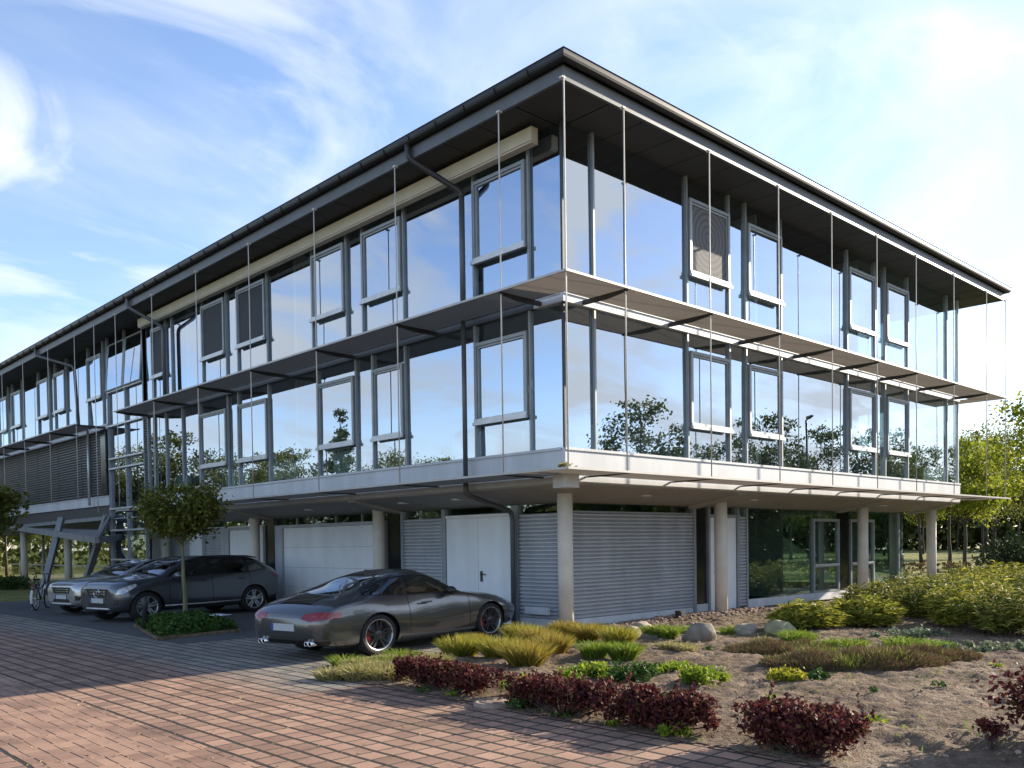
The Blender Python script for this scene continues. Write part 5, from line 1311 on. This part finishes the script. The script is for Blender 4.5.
tuft('grass_tuft', (1.55, .55), .36, .24, 900, M['grass'], 'fresh green tuft by the wall gravel right of the column', 'grass', None, .014, .6, 42, 2)
tuft('grass_tuft', (3.45, -.45), .7, .22, 1500, M['grass'], 'green grass tuft between the large boulder and the round stones', 'grass', None, .012, .8, 43, 6)
tuft('grass_tuft', (.35, -1.85), .45, .2, 700, M['dry'], 'thin straw tuft on bare soil right of the bright green tuft', 'grass', None, .012, .9, 44, 3)
tuft('grass_tuft', (2.45, -2.55), .5, .26, 900, M['grass'], 'green tuft left of the brown heather and below the round stones', 'grass', None, .012, .8, 45, 4)
tuft('grass_tuft', (2.35, -3.55), .45, .26, 900, M['grass'], 'green tuft at the right of the small heather patch', 'grass', None, .012, .8, 46, 4)
tuft('grass_tuft', (1.25, -4.1), .5, .24, 900, M['grass'], 'bright green tuft at the left end of the large heather patch', 'grass', None, .012, .7, 47, 4)
tuft('grass_tuft', (3.0, -4.6), .75, .16, 1500, M['grass'], 'yellow green grass behind the large heather patch', 'grass', None, .012, .9, 48, 7)
# low leafy plants
def low(name, loc, rx, ry, h, n, m, lab, seed, ll=.055, cat='plant', group=None, rot=0):
    return shrub(name, loc, rx, ry, h, n, ll, ll*.65, M[m], lab, cat, group, seed, rot, nclump=int(12+rx*14), stems=False, bottom=.01, sig=.25)
low('leafy_plant', (-2.65, -2.75), .55, .34, .16, 1100, 'lime', 'low lime green plant behind the second red hedge', 60)
low('leafy_plant', (-2.3, -3.2), .48, .42, .22, 1300, 'ivy', 'dark green leafy plant beside the lime plant behind the hedge', 61)
low('leafy_plant', (-1.35, -3.0), .55, .2, .10, 600, 'lime', 'thin strip of lime leaves right of the dark leafy plant', 62)
low('leafy_plant', (-1.85, -3.98), .34, .32, .20, 1000, 'lime', 'round lime green plant alone on the bare soil', 63)
low('leafy_plant', (-1.0, -4.62), .32, .26, .14, 700, 'lime_y', 'low yellow plant on bare soil right of the round lime plant', 64)
low('leafy_plant', (-.85, -4.95), .2, .2, .09, 260, 'ivy', 'tiny dark green plant touching the low yellow plant', 65)
low('leafy_plant', (-3.9, -2.72), .2, .18, .22, 260, 'lime', 'pale green weed in the gap between two red hedges', 66)
low('leafy_plant', (-4.32, -3.3), .2, .14, .12, 220, 'ivy', 'small green weed at the foot of the hedge by the manhole', 67)
low('leafy_plant', (-4.36, -5.35), .12, .2, .12, 160, 'lime', 'yellow green weed at the foot of the third red hedge', 68)
for i, (x, y) in enumerate([(-4.38, -3.9), (-4.36, -4.6), (-4.4, -1.6), (-4.38, -2.1), (-3.0, -4.3), (-2.4, -5.2), (-3.3, -5.6), (-.2, -3.8), (.9, -2.2), (-2.9, -6.6), (-.4, -6.2), (1.9, -6.1), (-1.4, -5.9)]):
    low('weed', (x, y), .11, .10, .07, 60, 'lime' if i % 2 else 'ivy', 'small scattered weed on the bare soil', 80+i, .04, 'weed', 'scattered weeds on the soil')
# heather
def heather(loc, rx, ry, h, n, lab, seed, rot=0):
    rng = np.random.default_rng(seed); B = []
    r = np.sqrt(rng.uniform(0, 1, n)); a = rng.uniform(0, 2*PI, n); x, y = r*np.cos(a), r*np.sin(a)
    lump = np.array([0.55+.45*mnoise.noise(Vector((q*rx*2.6+seed, w*ry*2.6, 0))) for q, w in zip(x, y)])
    hh = h*np.sqrt(np.clip(1-r**2*.9, 0.04, 1))*np.clip(lump+.35, .2, 1.2)
    base = np.stack([x*rx, y*ry, hh*.35], 1); d = np.stack([x*.5+rng.normal(0, .35, n), y*.5+rng.normal(0, .35, n), np.ones(n)], 1)
    gi = rng.uniform(0, 1, n) < np.clip(-.12+.8*np.array([mnoise.noise(Vector((q*rx*1.7, w*ry*1.7, seed+4))) for q, w in zip(x, y)]), .02, .6)
    o = np_mesh('heather_patch', blade_quads(base, d, (hh*.7*rng.uniform(.5, 1.35, n)+.03)*(1+.25*gi), np.full(n, .011), rng, .15), 4, [M['heather'], M['grass']], None, np.repeat(gi.astype(int), 2))
    o.location = (loc[0], loc[1], bed_z(*loc)-.02); o.rotation_euler[2] = rot; return tag(o, lab, 'heather', 'heather in the bed')
heather((1.55, -3.05), .85, .62, .22, 5200, 'small brown heather patch below the two round stones', 1, -.75)
heather((.55, -4.75), 1.25, .62, .24, 8500, 'large brown heather patch in front of the yellow shrubs', 2, -.75)
heather((1.75, -4.95), 1.05, .42, .22, 5200, 'narrow brown heather patch behind the large one', 3, -.75)
# arching evergreen shrubs
def reed(loc, rx, ry, h, n, m, lab, seed, rot=0, ll=.17):
    rng = np.random.default_rng(seed+900); root = thing('evergreen_shrub', (loc[0], loc[1], bed_z(*loc)-.02 if loc[0] < 9 else .03), lab, 'shrub', 'arching evergreen shrubs before the ground floor windows', rot)
    k = n//26; Q = []
    st = MB()
    for i in range(k):
        a = rng.uniform(0, 2*PI); q = math.sqrt(rng.uniform(0, 1)); bx, by = rx*.75*q*math.cos(a), ry*.75*q*math.sin(a)
        H = h*(1-.45*q*q)*rng.uniform(.62, 1.22); an = a+rng.normal()*.7; ln = (.12+.35*q)*H
        tip = np.array([bx+math.cos(an)*ln, by+math.sin(an)*ln, H])
        if i % 3 == 0: st.tube([(bx, by, 0), (bx*.6+tip[0]*.4, by*.6+tip[1]*.4, H*.6), tuple(tip)], [.008, .006, .003], 4, cap=False)
        t = rng.uniform(.25, 1.02, 26); p = np.stack([bx+(tip[0]-bx)*t**1.4, by+(tip[1]-by)*t**1.4, H*t], 1)
        aa = rng.uniform(0, 2*PI, 26); d = np.stack([np.cos(aa), np.sin(aa), rng.uniform(.1, 1.1, 26)], 1)
        Q.append(blade_quads(p, d, np.full(26, ll)*rng.uniform(.6, 1.15, 26), np.full(26, ll*.17), rng, .45))
    np_mesh('foliage', np.concatenate(Q), 4, M[m], root); st.build('stem', M['twig'], root, shift=False); return root
reed((4.75, -1.75), .85, .7, .46, 5000, 'reed', 'yellow green arching shrub left of the two in front of the dark window', 1)
reed((6.3, -2.15), 1.0, .75, .52, 5600, 'reed', 'yellow green arching shrub right of the pair before the dark window', 2)
reed((10.2, -.9), 1.4, 1.2, .66, 5600, 'reed_dk', 'olive arching shrub beside the third column', 3)
reed((9.2, -2.6), 1.5, 1.1, .78, 6000, 'reed_dk', 'tall olive shrub in the middle of the right shrub mass', 4)
reed((7.4, -3.9), 1.35, 1.0, .80, 6000, 'reed', 'large yellow tipped shrub at the right edge in front', 5)
reed((6.6, -5.0), 1.1, .9, .82, 4600, 'reed_dk', 'olive shrub cut by the right picture edge', 6)
reed((12.6, -2.2), 1.6, 1.4, .85, 5600, 'reed', 'yellow green shrub behind the olive shrubs at right', 7)
reed((13.5, 0.0), 1.5, .9, .75, 4200, 'reed_dk', 'olive shrub low below the ground floor windows', 8)
reed((11.2, -3.9), 1.6, 1.3, .9, 5000, 'reed_dk', 'dark olive shrub far back at the right edge', 9)
reed((16.5, -1.0), 2.0, 1.4, .95, 5000, 'reed', 'yellowish shrub in front of the last column', 10)
reed((20.0, -.5), 2.0, 1.6, .85, 4200, 'reed', 'pale shrub beyond the building corner at right', 11)
low('ground_cover', (3.4, -5.35), 1.5, .5, .12, 2600, 'silver', 'grey green low ground cover at the foot of the right shrubs', 90, .05, 'ground cover', rot=-.75)
low('ground_cover', (4.6, -3.75), .8, .4, .14, 1300, 'silver', 'small grey green cover patch behind the heather', 91, .05, 'ground cover', rot=-.75)

# stones
def stone(loc, sx, sy, sz, m, lab, seed, group=None, rot=0, sink=.42, name='boulder'):
    bm = bmesh.new(); bmesh.ops.create_icosphere(bm, subdivisions=4, radius=1.0)
    rng = random.Random(seed); o3 = Vector((rng.uniform(-9, 9), rng.uniform(-9, 9), seed))
    planes = []
    for k in range(9):
        p = Vector((rng.gauss(0, 1), rng.gauss(0, 1), rng.gauss(.35, .8))).normalized(); planes.append((p, rng.uniform(.58, .86)))
    for v in bm.verts:
        d = v.co.normalized(); q = d*(1+mnoise.noise(d*1.1+o3)*.22)
        for p, off in planes:      # worn facets
            e_ = q.dot(p)-off
            if e_ > 0: q = q-p*e_*.88
        q = q*(1+mnoise.noise(q*3.1+o3)*.06+abs(mnoise.noise(q*7+o3))*.04)
        q = Vector((q.x, q.y, max(q.z, -.6))); v.co = Vector((q.x*sx, q.y*sy, q.z*sz))
    for f in bm.faces: f.smooth = True
    me = bpy.data.meshes.new(name); bm.to_mesh(me); bm.free(); me.materials.append(M[m])
    o = bpy.data.objects.new(name, me); COL.objects.link(o); o.location = (loc[0], loc[1], bed_z(*loc)+sz*(1-sink)-.02-.2*sz); o.rotation_euler = (0, 0, rot)
    return tag(o, lab, 'stone', group)
stone((1.55, -.05), .27, .22, .17, 'rock', 'pale rounded stone between the yellow sedge and green tuft', 3, rot=.4)
stone((1.72, -1.42), .36, .24, .28, 'rock_dk', 'large angular boulder with a lit top right of the bright tuft', 8, rot=-.6)
stone((1.75, -.45), .3, .22, .16, 'rock_dk', 'flat dark stone between the pale stone and large boulder', 5, rot=-.2)
stone((3.75, -1.05), .26, .22, .17, 'rock', 'small pale round stone left of the mossy one', 11)
stone((3.75, -1.78), .30, .27, .21, 'moss', 'round mossy stone in front of the yellow shrubs', 13)
stone((2.7, .6), .3, .22, .16, 'rock', 'flat pale stone on the gravel by the ribbed shutter', 17)
stone((-.9, -.05), .2, .17, .13, 'rock', 'small pale stone half hidden among the rusty sedges', 19)
stone((3.2, 1.2), .16, .12, .11, 'rock_dk', 'small dark stone on the gravel below the ribbed shutter', 23)
# loose cobbles and gravel along the wall
rng = np.random.default_rng(5); gb = MB()
ico = bmesh.new(); bmesh.ops.create_icosphere(ico, subdivisions=1, radius=1); iv = np.array([v.co[:] for v in ico.verts]); ifc = [tuple(v.index for v in f.verts) for f in ico.faces]; ico.free()
for i in range(1100):
    x = rng.uniform(2.2, 9.2); y = 2.35-abs(rng.normal(0, .75)); 
    if x < 2.6 and y > 2.3: continue
    if i > 900: x, y = rng.uniform(-4.2, 8), rng.uniform(-8.5, 1.5)
    if x < bed_edge(y)+.05: continue
    s_ = rng.uniform(.016, .05)*(1.3 if i < 260 else 1)*(.6 if i > 900 else 1)
    q = iv*np.array([s_*rng.uniform(.8, 1.4), s_*rng.uniform(.8, 1.3), s_*.7])*(1+rng.normal(0, .08, (len(iv), 1)))
    gb.add(q+np.array([x, y, bed_z(x, y)+s_*.25]), ifc)
tag(gb.build('gravel', mat('mixed_gravel', (0.30, 0.205, 0.155), 0.9, 0, 0.4, 14)), kind='stuff')
# fallen leaves, straw and crumbs on the soil and in the joints
pts = np.stack([rng.uniform(-4.4, 8, 1500), rng.uniform(-9, 1.5, 1500), np.zeros(1500)], 1)
pts = np.array([(x, y, bed_z(x, y)+.012) for x, y, _ in pts if x > bed_edge(y)])
p2 = np.stack([rng.uniform(-9, -4.5, 700), rng.uniform(-8, 3, 700), np.full(700, .006)], 1); p2[:450, 0] = (np.round((p2[:450, 0]+.035)/.235))*.235-.035+rng.normal(0, .008, 450)
tag(np_mesh('leaf_litter', leaf_quads(np.concatenate([pts, p2]), .035, .012, rng, .97), 4, leaf_mat('straw_litter', [(0.16, 0.11, 0.06), (0.30, 0.22, 0.11), (0.36, 0.29, 0.14), (0.12, 0.07, 0.04)], .8, .1)), kind='stuff')
# short grass fuzz on the bed
n = 2600; pts = np.stack([rng.uniform(-4.4, 7, n), rng.uniform(-8.5, 1.6, n)], 1)
keep = [(x, y, bed_z(x, y)-.005) for x, y in pts if x > bed_edge(y)+.02 and mnoise.noise(Vector((x*.9, y*.9, 3))) > .08]
K = np.array(keep); D_ = rng.normal(size=(len(K), 3))*.6; D_[:, 2] = 1
tag(np_mesh('sparse_grass', blade_quads(K, D_, rng.uniform(.04, .10, len(K)), np.full(len(K), .010), rng), 4, M['grass']), kind='stuff')
# manhole
mh = MB(); mh.lathe([(0, .03), (.17, .03), (.175, .022), (.185, .022), (.19, .034), (.235, .034), (.24, .0), (.24, -.05)], 'z', (-4.36, -2.86, 0.012), 32)
for k in range(5): mh.box(-4.36-.12, -4.36+.12, -2.86-.1+k*.05-.008, -2.86-.1+k*.05+.008, .0421, .047)
tag(mh.build('manhole_cover', mat('rusty_concrete_cover', (0.27, 0.20, 0.155), .85, .1, .2, 8, bump=.3)), 'round rusty concrete manhole cover between two red hedges', 'manhole cover')
# little plant growing out of the corner box
shrub('box_weed', (0.86, 0.86), .20, .16, .16, 240, .07, .03, M['dry'], 'withered little weed growing on the white corner box', 'plant', None, 77, nclump=7).location = (0.84, 0.84, 3.086)

# ================================================================ planter island with ball tree
def island():
    kb = MB(); pl = [(-4.1, 7.3), (-2.1, 7.75), (-1.5, 10.9), (-3.2, 10.9)]
    kb.prism([(x, y, 0) for x, y in pl], [(x, y, .06) for x, y in pl]); 
    rngl = np.random.default_rng(3); P = []
    for i in range(3800):
        u, v = rngl.uniform(0.02, .98, 2); a = np.array(pl); q = (a[0]*(1-u)+a[1]*u)*(1-v)+(a[3]*(1-u)+a[2]*u)*v
        ed = min(u, 1-u, v, 1-v); P.append((q[0], q[1], .05+rngl.uniform(0, 1)*(.12+.18*min(1, ed*5))))
    r = thing('ground_cover', (-2.85, 8.4, 0), 'dark green leafy ground cover island around the ball-crowned tree', 'ground cover')
    o = np_mesh('foliage', leaf_quads(np.array(P), .10, .06, rngl, .3), 4, M['ivy'], r); o.location = (2.85, -8.4, 0)
    kb.build('soil_patch', M['soil'], r)
island()
tree('ball_tree', (-2.15, 10.5, 0), 3.52, .92, 2.0, 6400, .105, M['maple'], M['bark_moss'], 'small tree with mossy trunk and ball crown on the planted island', seed=3, tr=.062, ncl=60, sig=.16, rz=.60)
tree('street_tree', (-4.3, 20.2, 0), 3.9, 1.15, 2.1, 3000, .17, M['maple'], M['bark_moss'], 'small round tree at the left picture edge by the wing louvres', seed=4, tr=.07, ncl=44, sig=.17)
pp = MB()
rg = random.Random(4); gx = [[(-2.25+.10*i-.09*j, 8.6+.05*i+.10*j, .30+rg.uniform(-.012, .02)) for i in range(6)] for j in range(4)]
pp.add([p for r_ in gx for p in r_], [(j*6+i, j*6+i+1, (j+1)*6+i+1, (j+1)*6+i) for j in range(3) for i in range(5)])
tag(pp.build('plastic_sheet', mat('pale_blue_white_plastic', (0.62, 0.68, 0.74), .4, 0, .06, 9)), 'crumpled pale plastic sheet lying on the planted island', 'plastic sheet')
bo = MB(); bo.lathe([(0, 0), (.055, 0), (.055, .50), (.07, .52), (.07, .70), (.045, .74), (0, .74)], 'z', (-3.45, 9.6, 0), 18)
tag(bo.build('bollard', M['dark_steel']), 'short black bollard at the left end of the planted island', 'bollard')
wb = MB(); wb.prism([(-1.0, 24.3, 0), (-.72, 24.3, 0), (-.72, 24.58, 0), (-1.0, 24.58, 0)], [(-1.02, 24.28, .50), (-.70, 24.28, .50), (-.70, 24.60, .50), (-1.02, 24.60, .50)])
wb.box(-1.03, -.69, 24.27, 24.61, .502, .56); tag(wb.build('waste_bin', M['strut']), 'grey square waste bin beside the nose of the silver car', 'bin')
sl = MB(); sl.box(5.55, 5.75, 1.75, 1.9, .09, .24); sl.box(5.57, 5.73, 1.735, 1.749, .12, .22); tag(sl.build('floor_spotlight', M['dark_steel']), 'small black spotlight box on the gravel before the ribbed shutter', 'spotlight')

# bicycle standing by the entrance, seen almost end on
def bicycle(loc, rz):
    root = thing('bicycle', loc, 'dark bicycle with a white mudguard parked left of the silver car', 'bicycle', None, rz)
    R_ = .36
    for x in (0, 1.12):
        w = MB(); ring = lambda rr, n=30: [(x+rr*math.cos(2*PI*k/n), 0, R_+rr*math.sin(2*PI*k/n)) for k in range(n+1)]
        w.tube(ring(R_-.02), .022, 6, cap=False); wo = w.build('wheel', M['tyre'], root, shift=False)
        s_ = MB(); s_.tube(ring(R_-.045), .010, 5, cap=False)
        for k in range(12): s_.tube([(x, 0, R_), (x+(R_-.05)*math.cos(2*PI*k/12), 0, R_+(R_-.05)*math.sin(2*PI*k/12))], .003, 4)
        s_.tube([(x, -.05, R_), (x, .05, R_)], .02, 8); s_.build('spokes', M['alu'], wo, shift=False)
    for x, a0, a1 in ((0, 20, 200), (1.12, -20, 140)):
        m_ = MB(); rows = []
        for k in range(14):
            a = math.radians(a0+(a1-a0)*k/13); rows += [(x+(R_+.03)*math.cos(a), -.035, R_+(R_+.03)*math.sin(a)), (x+(R_+.045)*math.cos(a), 0, R_+(R_+.045)*math.sin(a)), (x+(R_+.03)*math.cos(a), .035, R_+(R_+.03)*math.sin(a))]
        m_.add(rows, [(3*k+j, 3*k+j+1, 3*k+j+4, 3*k+j+3) for k in range(13) for j in range(2)], 0, True)
        m_.build('mudguard', M['plinth'], root, shift=False)
    f = MB(); hd = (.90, 0, .92); bb_ = (.43, 0, .30); st = (.28, 0, .86)
    for p, q in ((hd, bb_), (bb_, st), (st, (.30, 0, .78)), ((.88, 0, .80), (.36, 0, .60)), (bb_, (0, 0, R_)), ((.32, 0, .72), (0, 0, R_)), (hd, (1.12, 0, R_))): f.tube([p, q], .018, 8)
    f.build('frame', M['dark_steel'], root, shift=False)
    h = MB(); h.tube([(.90, 0, .92), (.87, 0, 1.06)], .014, 8); h.tube([(.72, -.30, 1.06), (.86, -.16, 1.09), (.87, 0, 1.07), (.86, .16, 1.09), (.72, .30, 1.06)], .013, 8); h.build('handlebar', M['dark_steel'], root, shift=False)
    s_ = MB(); s_.prism([(.12, -.09, .90), (.42, -.02, .92), (.42, .02, .92), (.12, .09, .90)], [(.10, -.10, .95), (.43, -.02, .95), (.43, .02, .95), (.10, .10, .95)]); s_.build('saddle', M['trim'], root, shift=False)
    b = MB(); b.box(-.20, .16, -.07, .07, .765, .785); b.box(-.30, -.26, -.04, .04, .60, .68); b.build('rear_rack', M['dark_steel'], root, shift=False)
    l = MB(); l.box(-.262, -.23, -.045, .045, .70, .76); l.build('rear_lamp', M['tail'], root, shift=False)
    k = MB(); k.tube([(.38, .02, .3), (.30, .22, .015)], .010, 6); k.build('kickstand', M['alu'], root, shift=False)
bicycle((-3.05, 19.0, 0.004), math.atan2(.85, .55))
# clipped low hedge and lawn strip at the far left
for i, (x, y) in enumerate(((-2.0, 33.0), (.6, 36.5))):
    shrub('box_hedge', (x, y), .9, 2.2, .55, 2600, .09, .06, M['ivy'], ['low dark hedge at far left behind the bicycle', 'low dark hedge beside the left glass hall'][i], 'hedge', None, 120+i, nclump=60, box=True, bottom=.05)
sheet('lawn', [(-4.2, 24.6), (1.5, 25.2), (1.5, 45), (-4.2, 45)], 0.012, M['lawn'])

# ================================================================ trees
BT = 'trees of the wood behind the right end of the building'
def bt(name, loc, h, crown, base, m, lab, seed, n=7500, ll=.17, tr=.115, **k):
    return tree(name, loc, h, crown, base, n, ll, M[m], M['bark'], lab, 'tree', BT, seed, tr, **k)
t1 = bt('woodland_tree', (44.0, 10.3, 0), 8.6, 2.6, 3.4, 'spring', 'dark straight trunk right of the last column, leafy spring crown', 1, ncl=50)
t2 = bt('woodland_tree', (54.0, 16.0, 0), 9.5, 2.9, 4.0, 'olive', 'slightly leaning trunk seen between last column and the glass corner', 2, ncl=50, lean=(-.6, .4))
t3 = bt('woodland_tree', (40.5, 8.2, 0), 7.4, 1.9, 2.6, 'bright', 'bright yellow green young tree right beside the glass end', 3, ncl=44)
t4 = bt('woodland_tree', (62.0, 13.8, 0), 10.6, 3.4, 2.6, 'spring', 'broad tree with two dark trunks right of the sunshade tip', 4, n=8000, ncl=60)
t5 = bt('woodland_tree', (30.0, 1.2, 0), 8.2, 2.3, 2.8, 'bright', 'bright leafed tree whose branches enter at the right picture edge', 5, n=5000, ncl=40, ll=.17, sig=.13)
k = 0
rngt = np.random.default_rng(12)
for i in range(26):
    a = math.radians(rngt.uniform(8, 34)); d = rngt.uniform(78, 135); x, y = -11.2+d*math.cos(a), -10.4+d*math.sin(a)
    clone((t1, t2, t4)[i % 3], (x, y, 0), rngt.uniform(0, 6.3), rngt.uniform(.9, 1.25), 'spring green woodland tree standing far back beyond the lawn', 'tree', 'far woodland trees beyond the lawn')
shrub('dark_conifer_bush', (33.5, 3.4), 1.9, 1.6, 1.7, 3200, .22, .07, M['conifer'], 'dark conifer bush at the right edge above the shrubs', 'bush', None, 130, nclump=40)
# hedge strip beyond the lawn
shrub('brown_hedge', (36.0, 9.5), .5, 6.5, .5, 2600, .13, .08, M['heather'], 'low brown hedge across the lawn behind the last column', 'hedge', None, 131, rot=.35, nclump=70, box=True, bottom=.03)
# far wood closing the horizon
def wood(name, cx_, cy_, r0, r1, a0, a1, h0, h1, n, ll, m, seed):
    rg_ = np.random.default_rng(seed); a = rg_.uniform(a0, a1, n); r = rg_.uniform(r0, r1, n)
    top = np.array([h0+(h1-h0)*(.5+.5*mnoise.noise(Vector((q*9, seed, 0)))+.25*mnoise.noise(Vector((q*31, seed, 3)))) for q in a])
    z = rg_.uniform(0, 1, n)**.8*top
    P = np.stack([cx_+r*np.cos(a), cy_+r*np.sin(a), z], 1)
    return tag(np_mesh(name, leaf_quads(P, ll, ll*.7, rg_), 4, M[m]), kind='stuff')
wood('far_woodland', -11, -10, 140, 165, math.radians(0), math.radians(42), 8, 12, 26000, 1.2, 'olive', 1)
# greenery seen through the left hall
for i, (x, y, s_) in enumerate(((3, 58, .8), (7, 62, .9), (-1, 60, .85), (-5, 66, .9), (11, 66, 1.0), (0.5, 72, 1.0))):
    clone((t3, t1)[i % 2], (x, y, 0), i*1.3, s_, 'green tree beyond the wing, glimpsed between the entrance columns', 'tree', 'trees glimpsed through the glass hall')
wood('shrub_thicket', 4, 84, 0, 22, 0, 2*PI, 4.5, 8, 9000, .7, 'olive', 5)
# trees and lamp across the road that show as reflections in the glass
RT = 'trees across the road mirrored in the glass'
e1 = tree('oak_tree', (26.5, -17.2, 0), 9.6, 2.5, 3.4, 5000, .19, M['olive'], M['bark'], 'open crowned tree across the road, mirrored in the right facade', 'tree', RT, 31, .14, ncl=64, sig=.11)
e2 = tree('pine_tree', (-19.1, 40.0, 0), 10.6, 1.7, 3.0, 5000, .2, M['conifer'], M['bark'], 'conifer across the yard, mirrored in the left facade', 'tree', RT, 32, .14, ncl=60, sig=.10, cone=True)
for i, (x, y, s_) in enumerate(((38.8, -20.6, .90), (36, -15.7, .96), (42.3, -14.6, .92), (43.5, -11.8, .9), (45, -29, .97), (53, -15, .85), (58, -26, 1.0), (66, -18, 1.0), (52, -36, 1.05), (48, -20, .8), (60, -34, 1.0), (74, -24, 1.05))):
    clone(e1, (x, y, 0), i*1.7, s_, 'open crowned tree across the road, mirrored in the right facade', 'tree', RT)
for i, (x, y, s_) in enumerate(((-19.4, 46, 1.0), (-21, 39, .95), (-37, 52, 1.1), (-28.5, 46, 1.05), (-49, 54, 1.1), (-13.4, 43.5, .95), (-10.4, 45, 1.05), (-9.3, 50, 1.05), (-20, 51.5, 1.0), (-11.2, 55, 1.1), (-25, 60, 1.15), (-33, 45, 1.0), (-16, 49, .95), (-4, 49.5, .92), (-43, 45, 1.0))):
    clone((e1, t2)[i % 2], (x, y, 0), i*2.1, s_*.9, 'leafy tree beside the yard, mirrored in the left facade', 'tree', 'trees beside the yard mirrored in the left glass')
wood('roadside_thicket', -11, 12, 64, 84, math.radians(-72), math.radians(-10), 4.2, 7.0, 21000, .8, 'olive', 7)
wood('yard_thicket', -6, 50, 24, 60, math.radians(95), math.radians(215), 3.0, 5.5, 12000, .6, 'olive', 8)
lp = thing('street_lamp', (28.5, -8.7, 0), 'tall grey street lamp across the road, mirrored in the right facade', 'street lamp')
b = MB(); b.tube([(0, 0, 0), (0, 0, 7.4)], [.07, .045], 10); b.build('pole', M['dark_steel'], lp, shift=False)
b = MB(); b.tube([(0, 0, 7.38), (-.35, .3, 7.5)], .035, 8); b.prism([(-.2, .1, 7.42), (-.75, .6, 7.46), (-.65, .72, 7.46), (-.1, .22, 7.42)], [(-.25, .12, 7.54), (-.7, .58, 7.53), (-.62, .68, 7.53), (-.15, .22, 7.54)]); b.build('lamp_head', M['dark_steel'], lp, shift=False)
